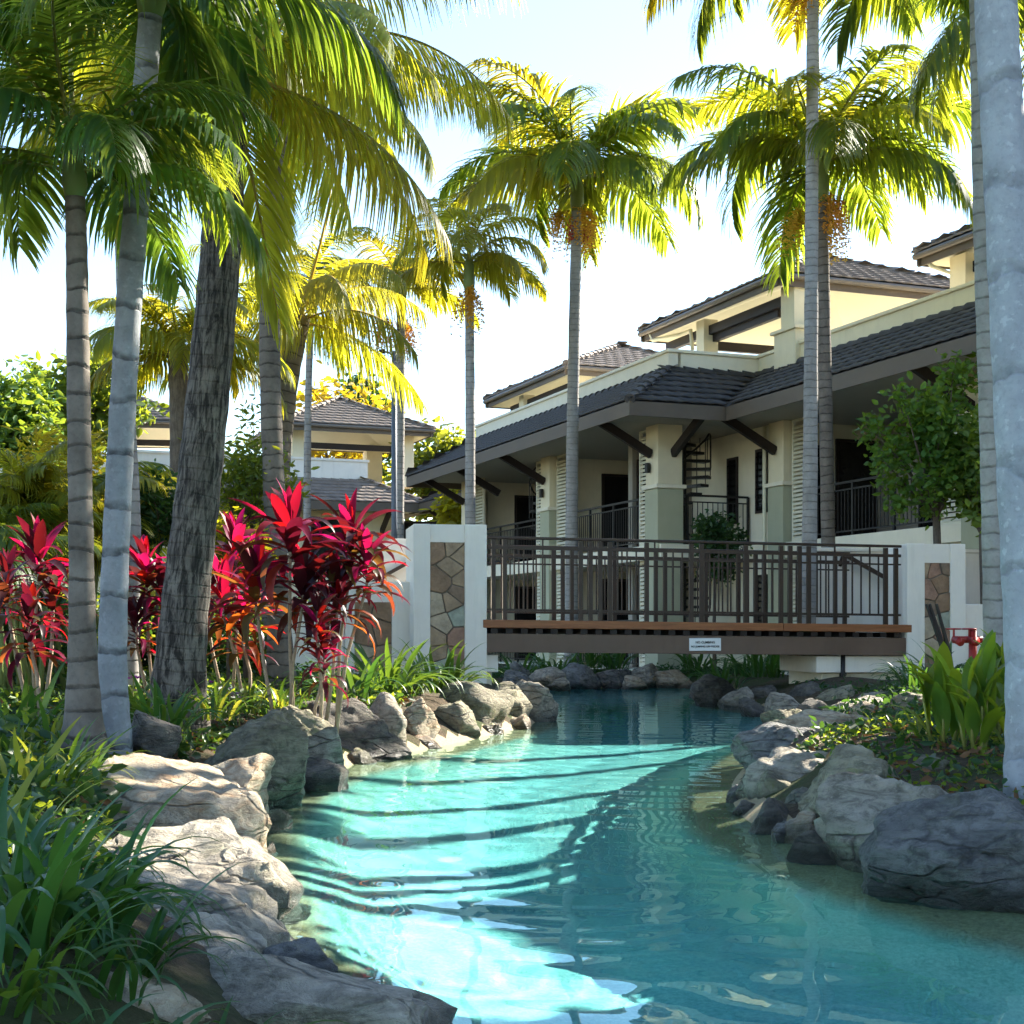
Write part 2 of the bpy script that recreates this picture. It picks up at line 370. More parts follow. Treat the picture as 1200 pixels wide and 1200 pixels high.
def sub(V, Q):
    u, inv = np.unique(Q, return_inverse=True); return V[u], inv.reshape(Q.shape)
v_, q_ = sub(V, Q[fd < .2]); fl = obj('pool_floor', npmesh('pool_floor', v_, q_, smooth=True), 'poolfloor'); tag(fl, kind='structure')
v_, q_ = sub(V, Q[fd >= .2]); n0 = len(v_)
rim = np.array([(-10, -4, .26), (10, -4, .26), (10, 33, .26), (-10, 33, .26), (-400, -60, .26), (400, -60, .26), (400, 700, .26), (-400, 700, .26)]) - np.array([0, 0, .006])
v_ = np.vstack([v_, rim]); q_ = np.vstack([q_, np.array([(4, 5, 1, 0), (5, 6, 2, 1), (6, 7, 3, 2), (7, 4, 0, 3)]) + n0])
gr = obj('ground', npmesh('ground', v_, q_, smooth=True), 'soil'); tag(gr, kind='structure')
ws = .04; wx = np.arange(-2.0, 4.4, ws); wy = np.arange(-3.8, 28.2, ws); WX, WY = np.meshgrid(wx, wy); WH = np.zeros_like(WX); rs = np.random.RandomState(3)
for k in range(44):                              # crossing ripples plus one fading ring train
    a = rs.uniform(0, 6.283); wl = .2 * 3.2 ** rs.uniform(0, 1); WH += .00048 * wl * np.sin((WX * math.cos(a) + WY * math.sin(a)) * 6.283 / wl + rs.uniform(0, 6.283))
rr = np.hypot(WX - .25, (WY - 6.0) * .8); WH +=   .0006 * np.sin(rr * 6.283 / .16) * np.exp(-((rr - .75) / .5) ** 2)
nx, ny = len(wx), len(wy); I = (np.arange(ny - 1)[:, None] * nx + np.arange(nx - 1)[None, :]).ravel(); Q = np.stack([I, I + 1, I + nx + 1, I + nx], 1)
Q = Q[sdist(WX, WY).ravel()[Q].mean(1) < .25]; v_, q_ = sub(np.stack([WX.ravel(), WY.ravel(), WH.ravel()], 1), Q)
wt = obj('water', npmesh('water', v_, q_, smooth=True), 'water'); tag(wt, kind='structure')
wt.cycles.is_caustics_caster = True; fl.cycles.is_caustics_receiver = True; sl.cycles.is_caustics_light = True

# ------------------------------------------------------------------ footbridge
rg = random.Random(5)
BA = math.atan2(1.0, 5.66); BL = 5.78; BW = 1.9
bridge = thing('footbridge', 'brown timber and steel footbridge with barred railings over the pond', 'bridge', (-.33, 18.9, 0), BA)
def bz(x): return 1.19 - .06 * x / BL                                      # deck top falls slightly to one side
def sl_bar(mb, x0, x1, y, z, w_, h_): return mb.bar((x0, y, bz(x0) + z), (x1, y, bz(x1) + z), w_, h_)
for y in (.06, BW - .06):
    obj('beam', sl_bar(MB(), -.1, BL + .12, y, -.305, .10, .245), 'beambrown', bridge, bevel=.006)
for x0, x1 in ((-.05, 4.05), (4.056, BL + .12)):
    obj('edge_board', sl_bar(MB(), x0, x1, -.005, -.055, .05, .105), 'decking', bridge, bevel=.006)
    obj('edge_board', sl_bar(MB(), x0, x1, BW + .005, -.055, .05, .105), 'decking', bridge, bevel=.006)
bd = MB(); bd.box(-.068, .068, .022, BW - .022, -.032, 0); bdm = bd.mesh('deck_board'); bdm.materials.append(MATS['deckboard'])
for i in range(41):
    x = .07 + i * .141; o = obj('deck_board', bdm, None, bridge, loc=(x, 0, bz(x) - .006 + rg.uniform(-.002, .002)))
for i in range(29):                                                        # joist ends showing under the edge board
    x = .1 + i * .2; obj('joist', MB().box(x - .045, x + .045, .0, BW, bz(x) - .178, bz(x) - .112), 'timber', bridge)
def railing(y, name):
    r = bpy.data.objects.new('railing', None); C.objects.link(r); r.parent = bridge; r.location = (0, y, 0)
    obj('handrail', sl_bar(MB(), .0, BL, 0, 1.075, .085, .035), 'railbrown', r, bevel=.006)
    obj('rail', sl_bar(MB(), .0, BL, 0, .945, .04, .04), 'railbrown', r)
    obj('rail', sl_bar(MB(), .0, BL, 0, .825, .03, .022), 'railbrown', r)
    obj('rail', sl_bar(MB(), .0, BL, 0, .13, .03, .03), 'railbrown', r)
    thick = [.10, .25] + [1.27 + k * .132 for k in range(4)] + [2.17] + [2.79, 2.93] + [3.55] + [4.05 + k * .132 for k in range(4)] + [BL - .22, BL - .07]
    pm = MB().box(-.028, .028, -.024, .024, 0, 1.06).mesh('post'); pm.materials.append(MATS['railbrown'])
    for x in thick: obj('post', pm, None, r, loc=(x, 0, bz(x) - .01))
    bmh = MB().box(-.0095, .0095, -.0095, .0095, .12, .94).mesh('baluster'); bmh.materials.append(MATS['railbrown'])
    bmt = MB().box(-.0095, .0095, -.0095, .0095, .12, 1.06).mesh('baluster'); bmt.materials.append(MATS['railbrown'])
    k = 0; x = .25
    while x < BL - .3:
        x += .127; k += 1
        if all(abs(x - t) > .075 for t in thick): obj('baluster', bmt if k % 4 == 0 else bmh, None, r, loc=(x, 0, bz(x)))
    return r
railing(.07, 'near'); railing(BW - .07, 'far')
sg = thing('warning_sign', 'small white notice plate fixed to the footbridge beam', 'sign', (0, 0, 0), 0)
sg.matrix_world = Matrix.Translation((-.33, 18.9, 0)) @ Matrix.Rotation(BA, 4, 'Z') @ Matrix.Translation((2.74, .004, bz(2.9) - .30))
obj('plate', MB().box(0, .44, -.008, 0.006, -.085, .085), 'signwhite', sg, bevel=.003)
def text(body, size, loc, parent, mat, rot=(R(90), 0, 0)):
    cu = bpy.data.curves.new('lettering', 'FONT'); cu.body = body; cu.size = size; cu.align_x = 'CENTER'; cu.align_y = 'CENTER'; cu.extrude = .001; cu.offset = .0012
    o = bpy.data.objects.new('lettering', cu); C.objects.link(o); cu.materials.append(MATS[mat]); bpy.context.view_layer.update(); me = bpy.data.meshes.new_from_object(o); bpy.data.objects.remove(o); o = bpy.data.objects.new('lettering', me); C.objects.link(o); o.parent = parent; o.location = loc; o.rotation_euler = rot; return o
text('NO CLIMBING', .042, (.22, -.0105, .028), sg, 'ink'); text('NO JUMPING OFF BRIDGE', .034, (.22, -.0105, -.028), sg, 'ink')

# ------------------------------------------------------------------ gate pillars and walls with crazy-paved stone panels
def voronoi(w_, h_, n, rnd):
    pts = []
    while len(pts) < n:
        best = max(((rnd.uniform(0, w_), rnd.uniform(0, h_)) for _ in range(12)), key=lambda p: min([(p[0] - q[0]) ** 2 + (p[1] - q[1]) ** 2 for q in pts] or [9]) * rnd.uniform(.35, 1))
        pts.append(best)
    cells = []
    for i, p in enumerate(pts):
        poly = [(0, 0), (w_, 0), (w_, h_), (0, h_)]
        for j, q in enumerate(pts):
            if i == j: continue
            mx_, my_ = (p[0] + q[0]) / 2, (p[1] + q[1]) / 2; dx, dy = q[0] - p[0], q[1] - p[1]; L = math.hypot(dx, dy); c0 = .008
            new = []; f = lambda a: ((a[0] - mx_) * dx + (a[1] - my_) * dy) / L + c0
            for k in range(len(poly)):
                a, b_ = poly[k], poly[(k + 1) % len(poly)]; fa, fb = f(a), f(b_)
                if fa <= 0: new.append(a)
                if (fa < 0 < fb) or (fb < 0 < fa):
                    t = fa / (fa - fb); new.append((a[0] + (b_[0] - a[0]) * t, a[1] + (b_[1] - a[1]) * t))
            poly = new
            if not poly: break
        if len(poly) >= 3: cells.append(poly)
    return cells
def stone_panel(parent, x0, x1, z0, z1, y, n, seed):
    rnd = random.Random(seed)
    obj('mortar_bed', MB().box(x0, x1, y, y + .02, z0, z1), 'mortar', parent)
    for poly in voronoi(x1 - x0, z1 - z0, n, rnd):
        d = rnd.uniform(.016, .046)
        obj('stone', MB().prism([(x0 + a, y + .004, z0 + c) for a, c in poly][::-1], (0, -d, 0)), 'stone%d' % rnd.choice([0, 0, 1, 1, 2, 3, 4, 5]), parent, bevel=.007)
def framed(parent, X0, X1, y0, y1, z0, z1, px0, px1, pz0, pz1, n, seed, rec=.07, mat='white'):
    """masonry block with a recessed stone panel in its front (y0) face"""
    obj('pier', MB().box(X0, X1, y0 + rec, y1, z0, z1), mat, parent, bevel=.012)
    obj('jamb', MB().box(X0 - .0, px0, y0, y0 + rec + .002, z0, z1 + .003), mat, parent, bevel=.01)
    obj('jamb', MB().box(px1, X1, y0, y0 + rec + .002, z0, z1 + .003), mat, parent, bevel=.01)
    obj('lintel', MB().box(px0 + .001, px1 - .001, y0 + .018, y0 + rec + .002, pz1, z1 + .001), mat, parent)
    if pz0 > z0 + .02: obj('sill', MB().box(px0 + .001, px1 - .001, y0 + .018, y0 + rec + .002, z0, pz0), mat, parent)
    stone_panel(parent, px0 + .001, px1 - .001, pz0, pz1, y0 + rec - .022, n, seed)
lp = thing('gate_pillar', 'tall white rendered pillar with brown stone panel beside the agapanthus', 'pillar', (-.33, 18.9, 0), BA)
framed(lp, -.96, .0, -.02, .95, .1, 2.42, -.74, -.29, .45, 2.19, 17, 3)
rp = thing('gate_pillar', 'white rendered pillar with tan stone panel behind the red hydrant', 'pillar', (5.37, 19.93, 0), BA)
framed(rp, .04, .90, -.05, .65, .1, 2.24, .30, .68, .45, 1.98, 15, 11)
lw = thing('garden_wall', 'low white wall with brown stone panel behind the crimson cordylines', 'wall', (-1.28, 19.2, 0), BA)
framed(lw, -.93, -.06, 0, .28, .1, 1.69, -.80, -.31, .5, 1.42, 7, 8)
obj('wall_run', MB().box(-1.9, -.932, .05, .28, .1, 1.42), 'white', lw, bevel=.012)
st = thing('garden_stair', 'white walled stair climbing behind the tall stone-panelled pillar', 'staircase', (-1.28, 20.6, 0), BA)
obj('flank_wall', MB().prism([(-1.0, .0, .1), (.7, .0, .1), (.7, .0, 2.35), (-.45, .0, 2.35), (-1.0, .0, 1.9)], (0, .2, 0)), 'white', st, bevel=.01)
for k in range(8): obj('step', MB().box(-1.0 + k * .2, .7, .22, 1.5, .1, .30 + k * .125), 'white', st)
for dz in (0, -.32): obj('handrail', MB().bar((-1.2, -.08, 1.45 + dz), (.05, -.08, 2.15 + dz), .05, .05), 'railbrown', st)
ab = thing('bridge_abutment', 'white concrete bridge abutment ledge above the dark rocks', 'abutment', (5.37, 19.93, 0), BA)
obj('ledge', MB().box(-1.22, .10, .08, 1.5, .47, .70), 'white', ab, bevel=.012)
obj('base_wall', MB().box(-1.1, .06, .2, 1.45, .0, .468), 'palecream', ab, bevel=.012)
al = thing('bridge_abutment', 'white concrete bridge seat against the tall stone-panelled pillar', 'abutment', (-.33, 18.9, 0), BA)
obj('ledge', MB().box(-.02, .17, .1, 1.5, .50, .73), 'white', al, bevel=.012)
obj('base_wall', MB().box(-.02, .10, .2, 1.45, .0, .498), 'palecream', al)
pp = thing('drain_pipe', 'dark drain pipe with couplings under the footbridge end', 'pipe', (4.53, 19.86, 0), BA)
obj('pipe', MB().tube([(0, 0, .02), (0, 0, .78)], .032, 12), 'darkmetal', pp, smooth=True)
for z in (.28, .42): obj('coupling', MB().tube([(0, 0, z), (0, 0, z + .05)], .046, 12), 'darkmetal', pp)
obj('branch', MB().tube([(0, 0, .3), (.08, 0, .22), (.09, 0, .05)], .026, 10), 'darkmetal', pp, smooth=True)
rw = thing('stair_wall', 'white flank wall with sloping dark handrail at the footbridge end', 'wall', (5.0, 22.2, 0), BA)
obj('wall_run', MB().box(-.55, 3.6, 0, .2, .1, 2.26), 'white', rw, bevel=.01)
obj('coping', MB().box(-.58, 3.6, -.03, .23, 2.262, 2.32), 'white', rw, bevel=.01)
obj('handrail', MB().bar((.02, -.12, 2.22), (1.3, -.12, 1.55), .045, .06), 'railbrown', rw)
obj('rail_bracket', MB().tube([(.02, 0, 2.05), (.02, -.12, 2.2)], .03, 8), 'railbrown', rw)
rl = thing('low_wall', 'low white garden wall running behind the slim grey palm trunks', 'wall', (6.3, 20.3, 0), BA)
obj('wall_run', MB().box(.03, 4.5, .1, .3, .1, 1.42), 'white', rl, bevel=.012)

# ------------------------------------------------------------------ red hydrant
hp = at(1140, 745, 15.0); hy = thing('fire_hydrant', 'red fire hydrant with valve wheels behind the lit canna leaves', 'hydrant', (hp.x, hp.y, gz(hp.x, hp.y)), R(10))
hz = hp.z - hy.location.z
obj('standpipe', MB().tube([(0, 0, -.1), (0, 0, hz + .08)], .042, 14), 'redpaint', hy, smooth=True)
obj('crosspipe', MB().tube([(-.22, 0, hz - .04), (.24, 0, hz - .04)], .036, 14), 'redpaint', hy, smooth=True)
for x in (-.22, -.05):
    obj('outlet', MB().tube([(x, -.02, hz - .04), (x, -.14, hz - .06), (x, -.16, hz - .06)], [.032, .036, .048], 12), 'redpaint', hy, smooth=True)
    wb = MB(); wb.tube([(x + .07 * math.cos(a), -.02 + .07 * math.sin(a), hz + .07) for a in np.linspace(0, 2 * math.pi, 17)], .009, 6, cap=False)
    wb.bar((x - .07, -.02, hz + .07), (x + .07, -.02, hz + .07), .012, .012); wb.tube([(x, -.02, hz - .02), (x, -.02, hz + .08)], .011, 8)
    obj('valve_wheel', wb, 'redpaint', hy, smooth=True)
obj('flange', MB().tube([(.19, 0, hz - .04), (.25, 0, hz - .04)], .062, 14), 'redpaint', hy)
obj('tag_plate', MB().box(.10, .20, -.06, -.052, hz - .16, hz - .10), 'signwhite', hy)

# ------------------------------------------------------------------ roofs
TB = []                                          # one pan tile: gentle roll across, raised butt edge
for j, (yy, zz) in enumerate(((0, .045), (0, .018), (.37, .004))):
    for i in range(5):
        x = -.16 + .08 * i; TB.append((x, yy, zz + (.014 if i in (1,) else .006 if i in (0, 2) else 0) - (.0 if j < 1 else .0)))
TB = np.array(TB); TF = np.array([(k + 5, k + 6, k + 1, k) for k in range(4)] + [(k, k + 1, k + 11, k + 10) for k in range(4)])
def tile_mats(A, B_, A2, B2, course=.30, wid=.318):
    """positions for pan tiles on the slope with eave A-B and top A2-B2"""
    A, B_, A2, B2 = map(Vector, (A, B_, A2, B2)); e = (B_ - A).normalized(); n = e.cross(A2 - A).normalized(); s = n.cross(e).normalized()
    if n.z < 0: n = -n
    H = (A2 - A).dot(s); a2 = (A2 - A).dot(e); b2 = (B2 - A).dot(e); L = (B_ - A).length; out = []
    k = 0; M0 = Matrix((e, s, n)).transposed().to_4x4()
    if e.cross(s).dot(n) < 0: M0 = Matrix((-e, s, n)).transposed().to_4x4()
    while k * course < H - .05:
        v = k * course; lo, hi = a2 * v / H, L + (b2 - L) * v / H; x = lo + (.16 if k % 2 else .0)
        while x < hi + .1:
            xx = min(max(x, lo + .10), hi - .10); t = k
            out.append(Matrix.Translation(A + e * xx + s * v + n * .012) @ M0); x += wid
        k += 1
    return out
def tiles_stuff(name, mats_, mat, parent):
    n = len(mats_); Vv = np.concatenate([(np.array(m)[:3, :3] @ TB.T).T + np.array(m)[:3, 3] for m in mats_]); Ff = np.concatenate([TF + i * len(TB) for i in range(n)])
    o = obj(name, npmesh(name, Vv, Ff), mat, parent); o['kind'] = 'stuff'; return o
TILE = {}
def tiles_objs(mats_, mat, parent):
    if mat not in TILE:
        TILE[mat] = npmesh('tile', TB, TF); TILE[mat].materials.append(MATS[mat])
    for m in mats_:
        o = bpy.data.objects.new('tile', TILE[mat]); C.objects.link(o); o.parent = parent; o.matrix_local = m
def slope(parent, A, B_, A2, B2, mat, single=False, th=.06):
    """one roof slope: board under, tiles over"""
    A, B_, A2, B2 = map(Vector, (A, B_, A2, B2)); n = (B_ - A).cross(A2 - A).normalized(); n = n if n.z > 0 else -n
    poly = [A, B_, B2, A2] if (B2 - A2).length > 1e-3 else [A, B_, A2]
    o = obj('roof', MB().prism(poly, -n * th), mat, parent)
    tm = tile_mats(A, B_, A2, B2)
    (tiles_objs if single else lambda m_, t_, p_: tiles_stuff('roof_tiling', m_, t_, p_))(tm, mat, o)
    return o
def hipcaps(parent, P, Q_, mat, nm='hip_cap'):
    P, Q_ = Vector(P), Vector(Q_); L = (Q_ - P).length; n = max(1, int(L / .33)); d = (Q_ - P) / n
    for i in range(n):
        a = P + d * i; obj(nm, MB().tube([a + Vector((0, 0, .035)), a + d * 1.08 + Vector((0, 0, .015))], [.105, .085], 10), mat, parent)
def pavilion(root, x0, x1, y0, y1, ze, rise, cols, floor, mat='browntile', beams=(), ridge=0):
    cx_, cy_ = (x0 + x1) / 2, (y0 + y1) / 2; top = ze + rise
    P = [(x0, y0, ze), (x1, y0, ze), (x1, y1, ze), (x0, y1, ze)]; T = (cx_, cy_, top)
    for i in range(4):
        slope(root, P[i], P[(i + 1) % 4], T, T, mat); hipcaps(root, P[i], T, mat)
    for a, b_ in ((0, 1), (1, 2), (2, 3), (3, 0)):
        p, q = Vector(P[a]), Vector(P[b_]); inw = (Vector((cx_, cy_, ze)) - (p + q) / 2).normalized()
        dn = Vector((0, 0, -.125)); obj('fascia', MB().bar(p + dn + inw * .09, q + dn + inw * .09, .03, .22), 'fascia', root)
        obj('gutter', MB().tube([p + Vector((0, 0, -.05)) + inw * .01, q + Vector((0, 0, -.05)) + inw * .01], .062, 8), 'gutter', root)
    g = .5; zc = ze - .2
    obj('soffit', MB().add([(x0 + .12, y0 + .12, zc), (x1 - .12, y0 + .12, zc), (x1 - .12, y1 - .12, zc), (x0 + .12, y1 - .12, zc), (cx_, cy_, zc + rise * .9)],
                           [(0, 1, 4), (1, 2, 4), (2, 3, 4), (3, 0, 4)]), 'soffit', root)
    for (cx0, cy0, wd) in cols:
        obj('column', MB().box(cx0 - wd / 2, cx0 + wd / 2, cy0 - wd / 2, cy0 + wd / 2, floor, ze - .12), 'cream', root, bevel=.01)
    for p, q in beams: obj('beam', MB().bar(p, q, .12, .2), 'timber', root)

# ------------------------------------------------------------------ the resort building along the water
BR = R(21.1)
ap = thing('apartment_building', 'two-storey cream and sage resort building with dark tiled eaves and rooftop pavilions', 'building', (3.0, 29.0, 0), BR)
EV, EZ, PX, PZ, RT = 1.38, 5.38, .30, 6.78, 6.34        # eave overhang, eave height, parapet set-back, parapet top, roof top
YE, YN = 12.9, -8.9                                      # far end of the wing, near end of the building
SX = 2.06                                                # step back of the right wing
# walls and floors
obj('ground_slab', MB().box(-.25, 9, -.1, 14.4, .0, .27), 'palecream', ap); obj('ground_slab', MB().box(SX - .25, 9, YN, -.102, .0, .27), 'palecream', ap)
obj('floor_slab', MB().box(-.06, 9, -.06, 12.2, 2.5, 2.8), 'palecream', ap, bevel=.01); obj('floor_slab', MB().box(SX - .06, 9, YN + .05, -.8, 2.5, 2.8), 'palecream', ap, bevel=.01)
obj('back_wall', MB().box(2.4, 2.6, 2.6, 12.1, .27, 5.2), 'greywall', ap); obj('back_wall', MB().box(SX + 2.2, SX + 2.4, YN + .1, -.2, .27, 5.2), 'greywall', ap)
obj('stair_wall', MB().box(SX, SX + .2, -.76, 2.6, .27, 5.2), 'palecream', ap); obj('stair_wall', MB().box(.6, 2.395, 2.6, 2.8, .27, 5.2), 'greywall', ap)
for y in (5.95, 11.75): obj('party_wall', MB().box(.55, 2.395, y - .1, y + .1, .27, 5.2), 'palecream', ap)
obj('party_wall', MB().box(SX + .5, SX + 2.195, -1.2, -1.0, .27, 5.2), 'palecream', ap); obj('end_wall', MB().box(SX + .1, 9, YN + .05, YN + .1, .27, 5.2), 'cream', ap)
obj('end_wall', MB().box(.2, 9, 12.1, 12.3, .27, 5.2), 'cream', ap); obj('upper_block', MB().box(1.2, 9, 12.305, 14.4, .27, 6.6), 'cream', ap)
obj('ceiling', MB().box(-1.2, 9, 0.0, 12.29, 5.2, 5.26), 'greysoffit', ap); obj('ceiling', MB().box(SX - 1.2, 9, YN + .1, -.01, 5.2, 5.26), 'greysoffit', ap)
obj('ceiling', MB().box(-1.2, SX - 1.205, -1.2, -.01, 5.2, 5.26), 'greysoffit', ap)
obj('terrace_floor', MB().box(PX + .2, 9, PX + .2, 12.0, 6.0, 6.25), 'palecream', ap); obj('terrace_floor', MB().box(SX + PX + .2, 9, YN + .2, PX + .19, 6.0, 6.25), 'palecream', ap)
# eaves: fascia and roofs
e0 = (-EV, -EV); e1 = (SX - EV, -EV)
def fas(a, b_): obj('fascia', MB().bar((a[0], a[1], EZ - .14), (b_[0], b_[1], EZ - .14), .035, .27), 'fascia', ap); 
fas((-EV, YE + .02), (-EV, -EV - .02)); fas((-EV + .02, -EV), (SX - EV + .0, -EV)); fas((SX - EV, -EV - .02), (SX - EV, YN - .3)); fas((-EV, YE), (8, YE))
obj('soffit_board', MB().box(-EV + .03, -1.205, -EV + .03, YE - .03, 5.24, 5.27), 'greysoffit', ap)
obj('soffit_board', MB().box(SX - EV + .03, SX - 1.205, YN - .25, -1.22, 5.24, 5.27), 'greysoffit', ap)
slope(ap, (-EV, -EV, EZ), (-EV, YE, EZ), (PX, PX, RT), (PX, YE - 1.2, RT), 'charcoaltile')
slope(ap, (-EV, -EV, EZ), (SX - EV, -EV, EZ), (PX, PX, RT), (SX + PX, PX, RT), 'charcoaltile', True)
slope(ap, (SX - EV, YN - .3, EZ), (SX - EV, -EV, EZ), (SX + PX, YN - .3, RT), (SX + PX, PX, RT), 'charcoaltile', True)
slope(ap, (-EV, YE, EZ), (8, YE, EZ), (PX, YE - 1.2, RT), (8, YE - 1.2, RT), 'charcoaltile')
hipcaps(ap, (-EV, -EV, EZ), (PX, PX, RT), 'charcoaltile'); hipcaps(ap, (-EV, YE, EZ), (PX, YE - 1.2, RT), 'charcoaltile')
for a, b_ in (((PX, PX), (PX, YE - 1.2)), ((PX, PX), (SX + PX, PX)), ((SX + PX, PX), (SX + PX, YN - .2))):
    hipcaps(ap, (a[0] - .02, a[1] - .02, RT - .03), (b_[0] - .02, b_[1] - .02, RT - .03), 'charcoaltile', 'ridge_cap')
# small hip break in the eave towards the near end
# parapets
def para(x0, x1, y0, y1, c='palecream'):
    obj('parapet', MB().box(x0, x1, y0, y1, 5.9, PZ - .07), c, ap)
    obj('coping', MB().box(x0 - .05, x1 + .05, y0 - .05, y1 + .05, PZ - .07, PZ), c, ap, bevel=.015)
para(PX, PX + .22, PX, YE - 1.0); para(PX + .28, SX + PX + .22, PX + .002, PX + .22); para(SX + PX, SX + PX + .22, YN - .2, PX - .056, 'cream')
obj('pier', MB().box(SX + PX - .12, SX + PX + .5, -1.35, -.55, 6.2, 7.02), 'cream', ap, bevel=.01); obj('pier_cap', MB().box(SX + PX - .18, SX + PX + .56, -1.42, -.48, 7.02, 7.09), 'cream', ap, bevel=.01)
# pillars
def pillar(x, y, wd=.58, dp=.58):
    obj('pillar', MB().box(x, x + dp, y, y + wd, .2, 3.92), 'sage', ap, bevel=.012)
    obj('trim', MB().box(x - .05, x + dp + .05, y - .05, y + wd + .05, 3.92, 4.0), 'palecream', ap, bevel=.01)
    obj('pillar_shaft', MB().box(x + .015, x + dp - .015, y + .015, y + wd - .015, 4.0, 5.21), 'cream', ap, bevel=.012)
LP = [0.0, 5.65, 11.45]
for y in LP: pillar(-.1, y)
RPY = [-1.35, -7.3]
for y in RPY: pillar(SX - .1, y)
# louvre screens
def louvre(x, y0, y1, z0, z1, tilt=.03):
    p = obj('louvre_screen', MB().box(x, x + .06, y0, y0 + .05, z0, z1).box(x, x + .06, y1 - .05, y1, z0, z1).box(x, x + .06, y0 + .05, y1 - .05, z1 - .05, z1).box(x, x + .06, y0 + .05, y1 - .05, z0, z0 + .05), 'louvre', ap)
    m = MB(); z = z0 + .09
    while z < z1 - .07:
        m.add([(x - .015, y0 + .05, z - .03), (x - .015, y1 - .05, z - .03), (x + .045, y1 - .05, z + .03), (x + .045, y0 + .05, z + .03),
               (x - .005, y0 + .05, z - .04), (x - .005, y1 - .05, z - .04), (x + .055, y1 - .05, z + .02), (x + .055, y0 + .05, z + .02)],
              [(0, 1, 2, 3), (7, 6, 5, 4), (0, 4, 5, 1), (2, 6, 7, 3)]); z += .083
    o = obj('louvre_blades', m, 'louvre', p); o['kind'] = 'stuff'
for y0, y1 in ((.6, 1.2), (5.0, 5.62), (6.25, 6.9), (10.7, 11.42)):
    louvre(.08, y0, y1, 2.8, 5.2); louvre(.08, y0, y1, .3, 2.5)
for y0, y1 in ((-2.15, -1.38), (-6.7, -5.95), (-8.8, -7.35)):
    louvre(SX + .08, y0, y1, 2.8, 5.2); louvre(SX + .08, y0, y1, .3, 2.5)
# doors, windows
def door(x, y0, y1, z0, z1, split=1):
    d = obj('door', MB().box(x - .05, x, y0, y0 + .06, z0, z1).box(x - .05, x, y1 - .06, y1, z0, z1).box(x - .05, x, y0 + .06, y1 - .06, z1 - .06, z1).box(x - .05, x, (y0 + y1) / 2 - .03, (y0 + y1) / 2 + .03, z0, z1 - .06), 'timber', ap)
    obj('pane', MB().box(x - .025, x - .01, y0 + .06, y1 - .06, z0, z1 - .06), 'darkglass', d)
for z in (.28, 2.81):
    door(2.4, 2.9, 4.9, z, z + 2.1); door(2.4, 6.9, 8.9, z, z + 2.1); door(2.4, 9.4, 11.2, z, z + 2.1); door(SX + 2.2, -4.6, -2.6, z, z + 2.05); door(SX + 2.2, -6.4, -5.4, z, z + 1.95)
def fdoor(y, x0, x1, z0, z1):
    d = obj('door', MB().box(x0, x0 + .06, y - .05, y, z0, z1).box(x1 - .06, x1, y - .05, y, z0, z1).box(x0 + .06, x1 - .06, y - .05, y, z1 - .06, z1), 'timber', ap)
    obj('pane', MB().box(x0 + .06, x1 - .06, y - .025, y - .01, z0, z1 - .06), 'darkglass', d)
for z in (.28, 2.81):
    fdoor(5.85, 1.35, 2.3, z, z + 2.05); fdoor(11.65, 1.35, 2.3, z, z + 2.05); fdoor(-1.2, SX + .62, SX + .98, z, z + 1.95); fdoor(-1.2, SX + 1.2, SX + 2.15, z, z + 2.1); fdoor(2.6, .7, 1.9, z, z + 2.0)
def lwin(y0, y1, z0, z1):
    f = obj('window', MB().box(SX - .04, SX - .002, y0, y0 + .05, z0, z1).box(SX - .04, SX - .002, y1 - .05, y1, z0, z1).box(SX - .04, SX - .002, y0 + .05, y1 - .05, z1 - .05, z1).box(SX - .04, SX - .002, y0 + .05, y1 - .05, z0, z0 + .05), 'timber', ap)
    obj('pane', MB().box(SX - .012, SX - .003, y0 + .05, y1 - .05, z0 + .05, z1 - .05), 'darkglass', f)
    for k in range(9):
        zz = z0 + .12 + k * (z1 - z0 - .2) / 8.5; obj('blade', MB().bar((SX - .022, y0 + .05, zz), (SX - .022, y1 - .05, zz), .10, .012, (-.6, 0, 1)), 'darkglass', f)
lwin(-.62, -.18, 3.45, 4.75); lwin(.55, .98, 3.3, 4.7); lwin(-.62, -.18, .9, 2.2)
# eave brackets
for y in LP: obj('bracket', MB().bar((-.1, y + .29, 4.62), (-1.28, y + .29, 5.25), .10, .17), 'timber', ap)
for y in RPY: obj('bracket', MB().bar((SX - .1, y + .29, 4.62), (SX - 1.28, y + .29, 5.25), .10, .17), 'timber', ap)
obj('bracket', MB().bar((.25, 0.0, 4.62), (.25, -1.28, 5.25), .10, .17), 'timber', ap)
obj('bracket', MB().bar((-.1, 9.0, 4.62), (-1.28, 9.0, 5.25), .10, .17), 'timber', ap)
# balcony railings
def brail(p, q, z=2.8, h=1.0):
    p, q = Vector((*p, z)), Vector((*q, z)); m = MB(); up = Vector((0, 0, 1)); L = (q - p).length
    m.bar(p + up * h, q + up * h, .05, .04); m.bar(p + up * (h - .13), q + up * (h - .13), .03, .025); m.bar(p + up * .1, q + up * .1, .03, .025)
    k = max(1, int(L / 1.1))
    for i in range(k + 1): a = p + (q - p) * i / k; m.bar(a, a + up * h, .045, .045, (1, 0, 0))
    n = int(L / .11)
    for i in range(1, n): a = p + (q - p) * i / n; m.bar(a + up * .1, a + up * (h - .13), .014, .014, (1, 0, 0))
    obj('railing', m, 'darkmetal', ap)
for z in (2.8, .28):
    brail((.1, 1.22), (.1, 4.98), z); brail((.1, 6.92), (.1, 10.68), z); brail((SX + .1, -2.17), (SX + .1, -5.93), z)
brail((.6, .06), (2.0, .06))
